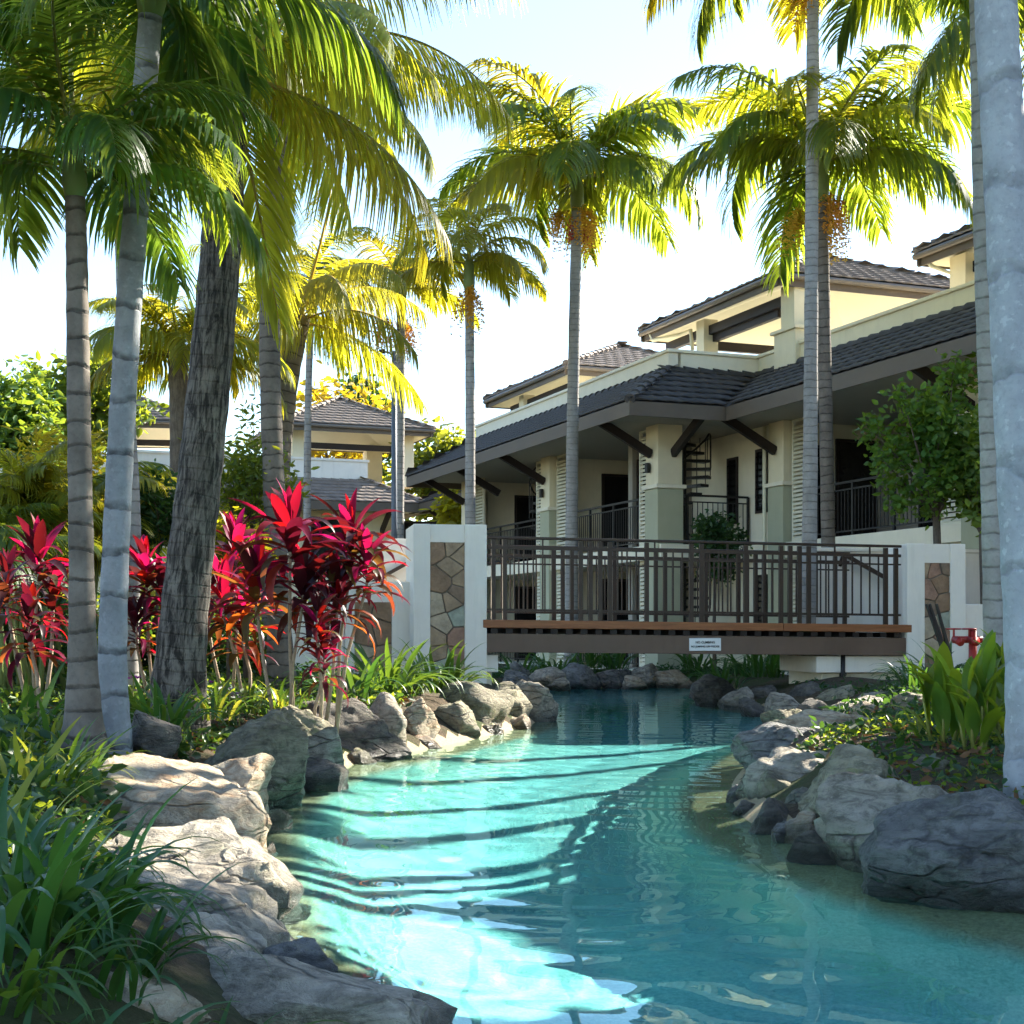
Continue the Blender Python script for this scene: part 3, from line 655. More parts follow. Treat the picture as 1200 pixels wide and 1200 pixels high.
# spiral stairs up to the roof terraces
def spiral(cx_, cy_, z0, z1, r, turns, a0):
    s = bpy.data.objects.new('spiral_stair', None); C.objects.link(s); s.parent = ap; s.location = (cx_, cy_, 0)
    obj('pole', MB().tube([(0, 0, z0), (0, 0, z1 + .2)], .10, 12), 'darkmetal', s)
    n = int((z1 - z0) / .19); rail = []
    for i in range(n):
        a = a0 + turns * 2 * math.pi * i / n; da = turns * 2 * math.pi / n * 1.15; z = z0 + .19 * (i + 1)
        obj('tread', MB().prism([(.05 * math.cos(a), .05 * math.sin(a), z), (r * math.cos(a), r * math.sin(a), z), (r * math.cos(a + da), r * math.sin(a + da), z)], (0, 0, -.06)), 'darkmetal', s)
        x, y = r * math.cos(a + da / 2), r * math.sin(a + da / 2); rail.append((x, y, z + .92))
        obj('baluster', MB().tube([(x, y, z), (x, y, z + .92)], .011, 6), 'darkmetal', s)
    obj('handrail', MB().tube(rail, .022, 8), 'darkmetal', s)
spiral(1.15, 1.35, 2.8, 5.3, .62, .8, 2.6); spiral(1.2, 8.0, 2.8, 5.3, .8, .85, .4); spiral(1.15, 1.35, .27, 2.5, .62, .8, 2.6)
# rooftop pavilions
zf = 6.25
pavilion(ap, 1.9, 8.0, -1.25, 4.9, 8.12, 1.27, [(2.62, -.85, .5), (2.5, 2.7, .36), (7.4, -.7, .4), (7.4, 4.3, .4)], zf, beams=[((2.5, 4.6, 7.75), (2.5, -.9, 7.75)), ((2.5, 2.7, 7.45), (7.4, 2.7, 7.45)), ((2.6, -.2, 7.6), (2.6, 2.6, 7.6))])
pavilion(ap, 1.9, 8.0, 9.3, 15.6, 8.12, 1.27, [(2.6, 10.0, .5), (2.5, 13.6, .36), (7.4, 10, .4), (7.4, 14, .4)], zf, beams=[((2.5, 10.0, 7.75), (2.5, 14.8, 7.75))])
pavilion(ap, 3.6, 9.0, -9.2, -3.3, 8.12, 1.2, [(4.3, -3.95, .45), (4.3, -8.4, .45), (8.4, -3.9, .4), (8.4, -8.4, .4)], zf, beams=[((4.3, -4, 7.75), (4.3, -8.4, 7.75))])
for pts in ([(2.0, 4.55, 8.05), (2.0, 4.4, 7.85), (2.3, 3.6, 7.85), (2.3, 3.1, 7.85), (2.32, 3.05, 7.4)], [(3.75, -3.5, 8.05), (3.75, -3.6, 7.85), (4.2, -3.7, 7.7), (4.25, -3.72, 6.3)]):
    obj('downpipe', MB().tube(pts, .045, 8), 'soffit', ap, smooth=True)
for y, z in ((.35, 4.25), (6.0, 4.25)):
    l_ = obj('wall_lamp', MB().box(-.19, -.115, y - .05, y + .05, z, z + .2), 'darkmetal', ap, bevel=.01)
for x, y in ((SX - .13, -.70), (-.13, 11.2)): obj('downpipe', MB().tube([(x, y, .3), (x, y, 5.15)], .04, 8), 'soffit', ap, smooth=True)
# balcony chair
ch = thing('balcony_chair', 'pale armchair standing on the first-floor balcony', 'chair'); ch.matrix_world = Matrix.Translation((3, 29, 0)) @ Matrix.Rotation(BR, 4, 'Z') @ Matrix.Translation((.75, 1.75, 2.8)) @ Matrix.Rotation(.6, 4, 'Z')
obj('seat', MB().box(-.26, .26, -.26, .26, .36, .46), 'cushion', ch, bevel=.03); obj('backrest', MB().box(-.26, .26, .2, .28, .46, .95), 'cushion', ch, bevel=.03)
for sx in (-.24, .24):
    for sy in (-.23, .23): obj('leg', MB().box(sx - .02, sx + .02, sy - .02, sy + .02, 0, .36), 'timber', ch)
    obj('armrest', MB().box(sx - .03, sx + .03, -.25, .2, .58, .63), 'timber', ch)
    obj('arm_post', MB().box(sx - .018, sx + .018, -.24, -.2, .46, .58), 'timber', ch)

# ------------------------------------------------------------------ far buildings
def villa(px, Y, label, rz, half, pav, zoff=0):
    p = at(px, 700, Y); r = thing('villa', label, 'building', (p.x, p.y, zoff), rz)
    x0, x1 = half
    obj('wall', MB().box(x0 + .8, x1 - .8, 1.2, 8.5, .2, 5.2), 'cream', r); obj('upper_wall', MB().box(x0 + 1.6, x1 - 1.6, 1.9, 8, 5.2, 6.15), 'white', r)
    obj('parapet', MB().box(x0 + 1.6, x1 - 1.6, 1.9, 2.1, 6.15, 6.95), 'white', r); obj('coping', MB().box(x0 + 1.55, x1 - 1.55, 1.85, 2.15, 6.95, 7.03), 'white', r)
    for xs in (x0 + 1.6, x1 - 1.8): obj('parapet', MB().box(xs, xs + .2, 2.102, 8, 6.15, 6.95), 'white', r)
    slope(r, (x0, 0, EZ), (x1, 0, EZ), (x0 + 1.7, 1.85, 6.3), (x1 - 1.7, 1.85, 6.3), 'browntile')
    slope(r, (x1, 0, EZ), (x1, 9, EZ), (x1 - 1.7, 1.85, 6.3), (x1 - 1.7, 8, 6.3), 'browntile')
    slope(r, (x0, 9, EZ), (x0, 0, EZ), (x0 + 1.7, 8, 6.3), (x0 + 1.7, 1.85, 6.3), 'browntile')
    hipcaps(r, (x1, 0, EZ), (x1 - 1.7, 1.85, 6.3), 'browntile'); hipcaps(r, (x0, 0, EZ), (x0 + 1.7, 1.85, 6.3), 'browntile')
    obj('fascia', MB().box(x0, x1, -.03, .01, 5.1, EZ), 'fascia', r); obj('fascia', MB().box(x1 - .03, x1 + .01, .012, 9, 5.1, EZ), 'fascia', r); obj('fascia', MB().box(x0 - .01, x0 + .03, .012, 9, 5.1, EZ), 'fascia', r)
    obj('soffit', MB().box(x0 + .03, x1 - .03, .02, 1.2, 5.15, 5.2), 'greysoffit', r)
    for xs in np.arange(x0 + 1.0, x1 - .6, 3.2):
        obj('bracket', MB().bar((xs, 1.2, 4.5), (xs, .1, 5.2), .12, .18), 'timber', r)
        w_ = obj('window', MB().box(xs + .7, xs + 2.2, 1.13, 1.198, 3.0, 4.9), 'timber', r); obj('pane', MB().box(xs + .78, xs + 2.12, 1.10, 1.128, 3.08, 4.82), 'darkglass', w_)
        w_ = obj('window', MB().box(xs + .7, xs + 2.2, 1.13, 1.198, .4, 2.4), 'timber', r); obj('pane', MB().box(xs + .78, xs + 2.12, 1.10, 1.128, .48, 2.32), 'darkglass', w_)
    for a, b_ in pav:
        pavilion(r, a, b_, 1.2, 1.2 + (b_ - a), 8.1, 1.3, [(a + .8, 2.3, .4), (b_ - .8, 2.3, .6), (a + .8, 6.3, .4), (b_ - .8, 6.3, .6)], 6.15, beams=[((a + .8, 2.3, 7.5), (b_ - .8, 2.3, 7.5)), ((a + .8, 2.3, 7.3), (a + .8, 6.3, 7.3)), ((a + .8, 6.3, 7.3), (b_ - .8, 6.3, 7.3))])
    return r
villa(352, 47.5, 'cream villa with white parapet and brown hip-roofed terrace behind the tall palms', BR, (-7.5, 4.4), [(-.4, 5.0)])
villa(25, 46.5, 'cream villa with brown hip-roofed terrace behind the golden cane palms', R(8), (-4, 4.4), [(.0, 5.6)])
r = thing('villa_wing', 'lower cream wing with dark eave beyond the resort building', 'building', (3.0, 29.0, 0), BR)
obj('wall', MB().box(2.9, 9, 15, 21, .2, 5.1), 'cream', r); slope(r, (1.47, 14.6, EZ), (1.47, 21.9, EZ), (3.2, 14.6, RT), (3.2, 20.2, RT), 'charcoaltile')
slope(r, (1.47, 21.9, EZ), (9, 21.9, EZ), (3.2, 20.2, RT), (9, 20.2, RT), 'charcoaltile'); obj('fascia', MB().box(1.43, 1.47, 14.6, 21.9, 5.1, EZ), 'fascia', r)
obj('soffit', MB().box(1.48, 2.9, 14.6, 21.8, 5.16, 5.2), 'greysoffit', r); obj('bracket', MB().bar((2.8, 20.3, 4.5), (1.6, 20.3, 5.2), .1, .17), 'timber', r); obj('column', MB().box(2.6, 3.0, 20.1, 20.5, .2, 5.15), 'sage', r)
# out-of-view villa added on the sunny side, its roofs shaped to shadow the near water
vx, vy = PQ(12.6, -7.3); r = thing('villa', 'unseen cream villa with hip roofs added to shadow the near pond', 'building', (vx, vy, 0), R(-(90 - 0)) + R(90 - SUN_AZ)); r.scale = (1, 1, 1.04)
# local x runs across the sun (towards +q), local y towards the sun
obj('wall', MB().box(1.0, 12, .9, 7, .2, 3.3), 'cream', r); obj('upper_wall', MB().box(2.6, 12, 1.8, 7, 3.3, 4.5), 'cream', r)
slope(r, (0, 0, 3.4), (13, 0, 3.4), (1.9, 1.9, 4.6), (13, 1.9, 4.6), 'browntile'); slope(r, (0, 8, 3.4), (0, 0, 3.4), (1.9, 6, 4.6), (1.9, 1.9, 4.6), 'browntile')
pavilion(r, 2.1, 7.2, .8, 6.5, 5.9, 1.6, [(2.9, 1.7, .4), (6.6, 1.7, .4), (2.9, 6, .4), (6.6, 6, .4)], 4.49)
obj('tower', MB().box(3.4, 11, 2.2, 7, 4.51, 6.9), 'cream', r)
slope(r, (3.8, 1.6, 7.0), (11.6, 1.6, 7.0), (6.2, 4.4, 8.6), (9, 4.4, 8.6), 'browntile'); slope(r, (3.8, 7.4, 7.0), (3.8, 1.6, 7.0), (6.2, 4.4, 8.6), (6.2, 4.41, 8.6), 'browntile')

# ------------------------------------------------------------------ boulders
def rock_mesh(seed, sub=4, facets=12, rough=.16):
    bm = bmesh.new(); bmesh.ops.create_icosphere(bm, subdivisions=sub, radius=1); rnd = random.Random(seed); off = Vector((seed * 7.3, seed * 3.1, seed * 1.7))
    planes = []
    for _ in range(facets):
        n = Vector((rnd.gauss(0, 1), rnd.gauss(0, 1), rnd.gauss(0, .9))).normalized(); planes.append((n, rnd.uniform(.52, .86)))
    lay = Vector((rnd.gauss(0, .35), rnd.gauss(0, .35), 1)).normalized()
    for v in bm.verts:
        p = v.co.copy()
        p *= 1 + .30 * noise.fractal(p * .9 + off, 1, 2, 3)
        for n, d in planes:
            e = p.dot(n) - d
            if e > 0: p -= n * e * .93
        q = p * 2.3 + off
        p += v.co * rough * .45 * noise.fractal(q, 1, 2, 4)
        s = p.dot(lay) * 6 + 1.2 * noise.noise(p * 1.5 + off); p += v.co * .018 * (abs((s % 1) - .5) * 4 - 1)
        p += v.co * .022 * noise.fractal(p * 9 + off, 1, 2, 2)
        v.co = p
    xs = [v.co for v in bm.verts]; mn = Vector([min(p[i] for p in xs) for i in range(3)]); mx_ = Vector([max(p[i] for p in xs) for i in range(3)]); c = (mn + mx_) / 2; h = (mx_ - mn) / 2
    for v in bm.verts: v.co = Vector([(v.co[i] - c[i]) / h[i] for i in range(3)])
    me = bpy.data.meshes.new('boulder'); bm.to_mesh(me); bm.free(); me.shade_smooth(); return me
SHARED = [rock_mesh(100 + k, 4) for k in range(7)]
RN = [0]
def boulder(x0, y0, x1, y1, Y, mat, label, group=None, depth=.85, roll=0., own=True, sink=.22, yaw=None):
    RN[0] += 1; k = RN[0]; rnd = random.Random(k * 13 + 1)
    c = at((x0 + x1) / 2, (y0 + y1) / 2, Y); w_ = (x1 - x0) / F_PX * Y / 2; h = (y1 - y0) / F_PX * Y / 2
    me = rock_mesh(k, 5 if w_ * F_PX / Y > 45 else 4) if own else SHARED[k % 7].copy()
    o = bpy.data.objects.new('boulder', me); C.objects.link(o); me.materials.clear(); me.materials.append(MATS[mat])
    d = max(min(w_, h * 2.4) * depth * 1.3, h * 1.2)
    o.location = (c.x, c.y + d * .45, c.z - h * .5); o.scale = (w_ * 1.08, d * 1.05, h * 1.6)
    o.rotation_euler = (rnd.uniform(-.1, .1), roll, rnd.uniform(-.3, .3) if yaw is None else yaw)
    o.cycles.is_caustics_receiver = True
    return tag(o, label, 'rock', group)
G1 = 'boulders along the garden bank'; G2 = 'boulders along the hydrant bank'; G3 = 'boulders beyond the footbridge'
big = [
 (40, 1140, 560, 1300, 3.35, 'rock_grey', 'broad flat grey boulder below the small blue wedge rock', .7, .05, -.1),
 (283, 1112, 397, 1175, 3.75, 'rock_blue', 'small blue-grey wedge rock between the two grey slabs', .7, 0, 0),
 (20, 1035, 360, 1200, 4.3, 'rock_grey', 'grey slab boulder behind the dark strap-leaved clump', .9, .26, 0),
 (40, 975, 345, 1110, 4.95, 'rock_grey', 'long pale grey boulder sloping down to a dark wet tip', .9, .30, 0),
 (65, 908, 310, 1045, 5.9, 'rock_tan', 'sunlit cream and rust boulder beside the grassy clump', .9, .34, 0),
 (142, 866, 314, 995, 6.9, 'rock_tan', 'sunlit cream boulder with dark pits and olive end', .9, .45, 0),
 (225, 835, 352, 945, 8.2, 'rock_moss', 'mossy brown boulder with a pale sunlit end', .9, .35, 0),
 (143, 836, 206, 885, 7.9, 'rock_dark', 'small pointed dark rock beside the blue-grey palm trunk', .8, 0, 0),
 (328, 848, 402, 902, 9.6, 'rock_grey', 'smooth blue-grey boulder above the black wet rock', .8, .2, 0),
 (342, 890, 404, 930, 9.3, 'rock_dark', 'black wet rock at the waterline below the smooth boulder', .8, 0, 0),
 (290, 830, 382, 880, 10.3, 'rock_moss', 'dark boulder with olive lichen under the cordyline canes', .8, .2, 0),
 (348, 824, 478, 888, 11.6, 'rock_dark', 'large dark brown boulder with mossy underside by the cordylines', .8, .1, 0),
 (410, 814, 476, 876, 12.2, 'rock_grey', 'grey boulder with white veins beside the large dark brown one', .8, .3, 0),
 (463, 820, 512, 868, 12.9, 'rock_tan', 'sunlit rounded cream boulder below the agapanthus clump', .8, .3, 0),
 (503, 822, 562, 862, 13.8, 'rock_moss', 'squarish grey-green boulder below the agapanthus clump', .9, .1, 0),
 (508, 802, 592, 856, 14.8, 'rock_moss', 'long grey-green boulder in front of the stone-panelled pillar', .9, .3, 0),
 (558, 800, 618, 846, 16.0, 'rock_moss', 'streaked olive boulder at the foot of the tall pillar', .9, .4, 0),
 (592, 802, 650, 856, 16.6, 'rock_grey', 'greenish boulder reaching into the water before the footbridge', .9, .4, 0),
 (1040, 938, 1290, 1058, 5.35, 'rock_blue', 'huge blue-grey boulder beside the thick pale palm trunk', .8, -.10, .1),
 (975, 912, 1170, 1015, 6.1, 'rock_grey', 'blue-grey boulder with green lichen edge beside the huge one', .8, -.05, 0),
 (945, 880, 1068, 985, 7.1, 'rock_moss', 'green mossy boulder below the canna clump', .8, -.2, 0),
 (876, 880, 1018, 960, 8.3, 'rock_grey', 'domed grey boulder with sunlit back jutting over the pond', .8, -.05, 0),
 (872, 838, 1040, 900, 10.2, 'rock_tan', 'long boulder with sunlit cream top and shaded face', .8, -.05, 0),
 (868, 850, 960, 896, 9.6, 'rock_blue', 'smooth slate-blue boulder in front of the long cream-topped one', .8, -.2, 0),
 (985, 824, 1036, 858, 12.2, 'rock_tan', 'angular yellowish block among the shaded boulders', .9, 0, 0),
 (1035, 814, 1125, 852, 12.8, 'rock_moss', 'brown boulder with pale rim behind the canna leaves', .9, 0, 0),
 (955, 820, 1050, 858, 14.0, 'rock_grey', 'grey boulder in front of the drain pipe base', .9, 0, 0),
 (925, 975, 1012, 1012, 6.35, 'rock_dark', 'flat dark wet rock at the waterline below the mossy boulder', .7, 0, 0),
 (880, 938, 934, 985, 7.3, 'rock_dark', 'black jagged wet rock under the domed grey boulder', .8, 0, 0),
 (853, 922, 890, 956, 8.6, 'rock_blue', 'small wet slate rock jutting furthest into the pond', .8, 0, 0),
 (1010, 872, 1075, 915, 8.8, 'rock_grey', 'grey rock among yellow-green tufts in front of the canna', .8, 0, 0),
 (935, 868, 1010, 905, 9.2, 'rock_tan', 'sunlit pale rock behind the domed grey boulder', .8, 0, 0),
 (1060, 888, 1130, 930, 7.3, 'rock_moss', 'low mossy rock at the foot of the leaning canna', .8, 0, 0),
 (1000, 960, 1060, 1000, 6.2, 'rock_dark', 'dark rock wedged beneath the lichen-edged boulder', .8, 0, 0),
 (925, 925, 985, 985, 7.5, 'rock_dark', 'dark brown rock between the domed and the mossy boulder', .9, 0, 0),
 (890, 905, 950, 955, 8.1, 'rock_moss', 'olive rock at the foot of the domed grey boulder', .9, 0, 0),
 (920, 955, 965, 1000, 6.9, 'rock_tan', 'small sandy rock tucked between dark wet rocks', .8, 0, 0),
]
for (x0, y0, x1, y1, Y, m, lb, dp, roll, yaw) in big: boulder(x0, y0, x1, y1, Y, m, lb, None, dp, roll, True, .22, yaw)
lit = [(560, 850, 588, 876, 14.4, 'rock_tan'), (592, 838, 622, 864, 15.3, 'rock_tan'), (528, 858, 556, 876, 13.9, 'rock_grey'), (440, 872, 480, 894, 12.0, 'rock_dark'), (480, 862, 520, 884, 12.7, 'rock_tan'), (520, 850, 548, 868, 14.4, 'rock_tan'), (405, 878, 440, 902, 11.2, 'rock_moss'), (296, 950, 336, 985, 7.4, 'rock_moss'), (300, 990, 322, 1030, 6.6, 'rock_tan'), (625, 836, 656, 858, 16.6, 'rock_dark'), (322, 905, 350, 940, 8.8, 'rock_moss')]
RD = {'rock_tan': 'sandy cream', 'rock_grey': 'grey', 'rock_dark': 'dark brown', 'rock_moss': 'mossy olive', 'rock_blue': 'slate grey'}
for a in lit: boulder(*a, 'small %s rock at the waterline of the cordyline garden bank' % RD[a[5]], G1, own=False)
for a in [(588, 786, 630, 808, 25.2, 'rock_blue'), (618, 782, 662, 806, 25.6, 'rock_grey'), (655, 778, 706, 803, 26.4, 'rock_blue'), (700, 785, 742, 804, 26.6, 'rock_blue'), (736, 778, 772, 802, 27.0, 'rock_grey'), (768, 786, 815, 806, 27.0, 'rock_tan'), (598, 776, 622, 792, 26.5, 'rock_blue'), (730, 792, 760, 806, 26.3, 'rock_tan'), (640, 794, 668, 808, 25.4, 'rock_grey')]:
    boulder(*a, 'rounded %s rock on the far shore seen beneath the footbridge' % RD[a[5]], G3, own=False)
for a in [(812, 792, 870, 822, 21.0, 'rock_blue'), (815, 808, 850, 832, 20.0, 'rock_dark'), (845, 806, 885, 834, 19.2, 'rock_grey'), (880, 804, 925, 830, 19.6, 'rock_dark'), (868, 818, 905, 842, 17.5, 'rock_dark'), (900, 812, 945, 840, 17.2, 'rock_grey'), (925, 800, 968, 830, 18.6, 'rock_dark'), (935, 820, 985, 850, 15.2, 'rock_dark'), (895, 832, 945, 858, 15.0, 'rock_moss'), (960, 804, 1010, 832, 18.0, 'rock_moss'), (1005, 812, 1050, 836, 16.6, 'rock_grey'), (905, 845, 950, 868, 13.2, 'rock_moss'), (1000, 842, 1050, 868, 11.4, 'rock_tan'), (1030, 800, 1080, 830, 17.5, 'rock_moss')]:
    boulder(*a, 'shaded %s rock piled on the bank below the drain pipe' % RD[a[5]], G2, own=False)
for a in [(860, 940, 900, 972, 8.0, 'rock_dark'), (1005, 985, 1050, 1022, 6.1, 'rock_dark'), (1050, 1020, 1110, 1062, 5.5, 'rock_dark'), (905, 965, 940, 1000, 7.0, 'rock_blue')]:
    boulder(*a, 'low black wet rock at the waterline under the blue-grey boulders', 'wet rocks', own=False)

for (x0, y0, x1, y1, Y, m, lb, dp, roll, yaw) in [
 (120, 1085, 320, 1200, 3.8, 'rock_grey', 'grey boulder filling the gap between the slab and the blue-grey wedge rock', .9, .2, 0),
 (60, 1150, 230, 1260, 3.0, 'rock_tan', 'pale sandy boulder half buried under the low strap-leaved tufts', .9, .1, 0),
]: boulder(x0, y0, x1, y1, Y, m, lb, None, dp, roll, True, .22, yaw)

# ------------------------------------------------------------------ leaf shapes
def strap_mesh(L, wd, arch, a0, fold=.25, seg=8, seed=0, wave=0., tipdroop=0.):
    """one long leaf from the origin, leaning out along +x"""
    V = []; F = []; x = z = 0.; rnd = random.Random(seed)
    for i in range(seg + 1):
        t = i / seg; a = a0 - arch * t ** 1.4 - tipdroop * max(0, t - .6) ** 2
        ww = wd * (min(1, .45 + 2.2 * t) * (1 - max(0, t - .45) / .55) ** .8 if t < 1 else 0) / 2 + .0006
        yo = wave * math.sin(t * 4 + seed)
        V += [(x, yo - ww, z + fold * ww), (x, yo, z), (x, yo + ww, z + fold * ww)]
        x += math.cos(a) * L / seg; z += math.sin(a) * L / seg
    for i in range(seg):
        o = 3 * i; F += [(o, o + 1, o + 4, o + 3), (o + 1, o + 2, o + 5, o + 4)]
    return npmesh('leaf', V, F, smooth=True)
def oval_mesh(L, wd, arch, a0, fold=.3, seg=8):
    V = []; F = []; x = z = 0.
    for i in range(seg + 1):
        t = i / seg; a = a0 - arch * t ** 1.3; ww = wd * (math.sin(math.pi * min(1, t * .97 + .03) ** .85) ** .8 * .98 + .02) / 2
        V += [(x, -ww, z + fold * ww), (x, 0, z), (x, ww, z + fold * ww)]; x += math.cos(a) * L / seg; z += math.sin(a) * L / seg
    for i in range(seg):
        o = 3 * i; F += [(o, o + 1, o + 4, o + 3), (o + 1, o + 2, o + 5, o + 4)]
    return npmesh('leaf', V, F, smooth=True)
def with_mat(me, mat):
    m = me.copy(); m.materials.clear(); m.materials.append(MATS[mat]); return m
def put(name, me, parent, loc, rz, tilt=0, s=1., twist=0):
    o = bpy.data.objects.new(name, me); C.objects.link(o); o.parent = parent
    o.matrix_local = Matrix.Translation(loc) @ Matrix.Rotation(rz, 4, 'Z') @ Matrix.Rotation(-tilt, 4, 'Y') @ Matrix.Rotation(twist, 4, 'X') @ Matrix.Scale(s, 4); return o

# ------------------------------------------------------------------ strap-leaved clumps
STR = {m: [with_mat(strap_mesh(1, wd, arch, a0, .3, 9, k, .02), m) for k, (wd, arch, a0) in enumerate([(.075, 1.6, 1.35), (.07, 2.1, 1.25), (.08, 1.1, 1.45), (.065, 2.6, 1.15), (.07, 1.9, .95)])] for m in ('strap', 'strap_dark', 'strap_light')}
def clump(px, py, Y, n, L, mat, label, group=None, seed=0, spread=.16, name='agapanthus', alt=None, altp=0., zlift=0.):
    p = at(px, py, Y); g0 = gz(p.x, p.y); z = p.z if zlift is None else max(g0, min(p.z, g0 + .25)) - .02; rnd = random.Random(seed * 31 + 7)
    t = thing(name, label, 'plant', (p.x, p.y, z), 0, group); ms = STR[mat]
    for i in range(n):
        a = rnd.uniform(0, 2 * math.pi); r = spread * math.sqrt(rnd.random()); mm = STR[alt] if alt and rnd.random() < altp else ms
        put('leaf', rnd.choice(mm), t, (r * math.cos(a), r * math.sin(a), -.03), a + rnd.uniform(-.6, .6), rnd.uniform(-.25, .12), L * rnd.uniform(.6, 1.1), rnd.uniform(-.3, .3))
    return t
clump(60, 1165, 3.3, 85, .42, 'strap_dark', 'dark green strap-leaved clump overhanging the broad flat grey boulder', None, 1, .17)
clump(10, 1150, 3.5, 55, .42, 'strap_dark', 'dark green strap-leaved clump beside the pale grey boulder', None, 2, .16)
clump(120, 1200, 3.05, 45, .34, 'strap_dark', 'dark green strap-leaved tuft spilling onto the broad flat grey boulder', None, 11, .13)
clump(-30, 1190, 3.0, 50, .42, 'strap_dark', 'dark green strap-leaved tuft behind the overhanging clump', None, 12, .2)
clump(-25, 1060, 4.2, 60, .40, 'strap', 'green strap-leaved clump beside the long pale grey boulder', None, 13, .18, alt='strap_light', altp=.3)
for k, (px, Y, m, lb) in enumerate([(40, 2.45, 'strap_dark', 'low dark green strap-leaved tuft at the end of the boulder chain'), (140, 2.55, 'strap', 'low fresh green strap-leaved tuft against the broad flat grey boulder'), (215, 2.75, 'strap_dark', 'small dark strap-leaved tuft wedged against the broad flat grey boulder'), (0, 2.8, 'strap', 'fresh green strap-leaved tuft behind the dark overhanging clump')]):
    x = (px - 600) / F_PX * Y; clump(px, HOR + (CAM_H - gz(x, Y)) * F_PX / Y, Y, 42, .30, m, lb, None, 90 + k, .15)
clump(30, 950, 5.7, 75, .42, 'strap_light', 'yellow-green strap-leaved clump lit beside the cream and rust boulder', None, 3, .20, alt='strap', altp=.3)
clump(80, 915, 6.6, 45, .36, 'strap', 'green strap-leaved clump in front of the ringed grey palm trunk', None, 4, .15, alt='strap_light', altp=.3)
clump(450, 812, 14.6, 90, .74, 'strap', 'large agapanthus clump in front of the low stone-panelled wall', None, 5, .32)
clump(515, 806, 15.6, 70, .66, 'strap', 'agapanthus clump at the foot of the tall stone-panelled pillar', None, 6, .26)
clump(405, 815, 13.6, 55, .6, 'strap_dark', 'shaded agapanthus clump beside the cordyline canes', None, 7, .25)
clump(195, 850, 8.6, 45, .42, 'strap', 'strap-leaved clump between the dark palm trunk and pointed rock', None, 8, .15, alt='strap_dark', altp=.5)
clump(20, 850, 8.5, 50, .5, 'strap_dark', 'strap-leaved clump left of the two ringed trunks', None, 9, .2)
TL = ['between the dark leaning trunk and the mossy brown boulder', 'under the magenta-headed cordyline', 'at the foot of the slender ringed trunk', 'beyond the yellow-green strap-leaved clump', 'around the canes of the tallest cordyline', 'beside the small pointed dark rock']
for k, (px, py, Y) in enumerate([(250, 835, 9.6), (290, 828, 10.6), (60, 870, 7.6), (10, 900, 6.8), (330, 825, 11.4), (160, 838, 9.4)]):
    clump(px, py, Y, 36, .34, 'strap', 'low tuft of narrow green leaves ' + TL[k], 'low tufts in the garden bed', 20 + k, .14, 'grass_tuft', 'strap_light', .35)
clump(1110, 795, 16.6, 60, .62, 'strap_dark', 'dark strap-leaved clump at the base of the tan stone panel', None, 30, .24)
clump(1075, 800, 16.0, 40, .55, 'strap_dark', 'dark strap-leaved clump beside the footbridge abutment', None, 31, .2)
for k, (px, py, Y) in enumerate([(880, 775, 24), (920, 778, 23.5), (900, 790, 22.6), (650, 778, 27.4), (720, 780, 28.0), (820, 778, 27.5), (690, 775, 28), (610, 775, 27), (850, 785, 24.5)]):
    clump(px, py, Y, 42, .72, 'strap_dark', 'dark strap-leaved clump growing on the far bank beneath the footbridge', 'clumps seen under the footbridge', 40 + k, .3)
for k, (px, py, Y) in enumerate([(1060, 890, 9.2), (1090, 905, 8.4), (1040, 880, 9.9), (1120, 900, 8.0)]):
    clump(px, py, Y, 34, .26, 'strap_light', 'small yellow-green tuft around the canna stems', 'tufts round the canna', 60 + k, .14, 'grass_tuft', 'strap', .5)

# ------------------------------------------------------------------ canna
CAN = [oval_mesh(1, .30, .8, 1.35), oval_mesh(1, .26, 1.2, 1.2), oval_mesh(1, .32, .5, 1.45)]
for m in CAN: m.materials.append(MATS['canna'])
for k, (px, py, Y, H, lb) in enumerate([(1150, 905, 7.6, .38, 'bright green broad-leaved canna beside the thick pale palm trunk'), (1105, 905, 8.0, .28, 'broad-leaved canna leaning over the mossy boulder'), (1172, 900, 8.6, .46, 'tall yellow-green canna below the red hydrant')]):
    p = at(px, py, Y); z = gz(p.x, p.y); t = thing('canna', lb, 'plant', (p.x, p.y, z), 0); rnd = random.Random(k + 50)
    for s in range(6):
        a = rnd.uniform(0, 6.28); r = rnd.uniform(0, .14); h = H * rnd.uniform(.6, 1.05); top = Vector((r * math.cos(a) * 1.8, r * math.sin(a) * 1.8, h))
        b0 = Vector((r * math.cos(a), r * math.sin(a), -.03)); obj('stem', MB().tube([b0, (b0 + top) / 2, top], [.012, .010, .007], 7), 'rachis', t, smooth=True)
        for q in range(5):
            f = .25 + .18 * q; put('leaf', rnd.choice(CAN), t, b0.lerp(top, min(1, f)), rnd.uniform(0, 6.28), rnd.uniform(-.15, .15), rnd.uniform(.24, .36))
p = at(1130, 850, 8.3); t = thing('dead_stalk', 'dark leaning stalks rising from the canna clump', 'plant', (p.x, p.y, gz(p.x, p.y)))
for dx in (-.22, -.16, -.2): obj('stalk', MB().tube([(0, 0, -.05), (dx * .5, .02, .5), (dx, .03 * dx, .78)], [.016, .013, .008], 7), 'timber', t)

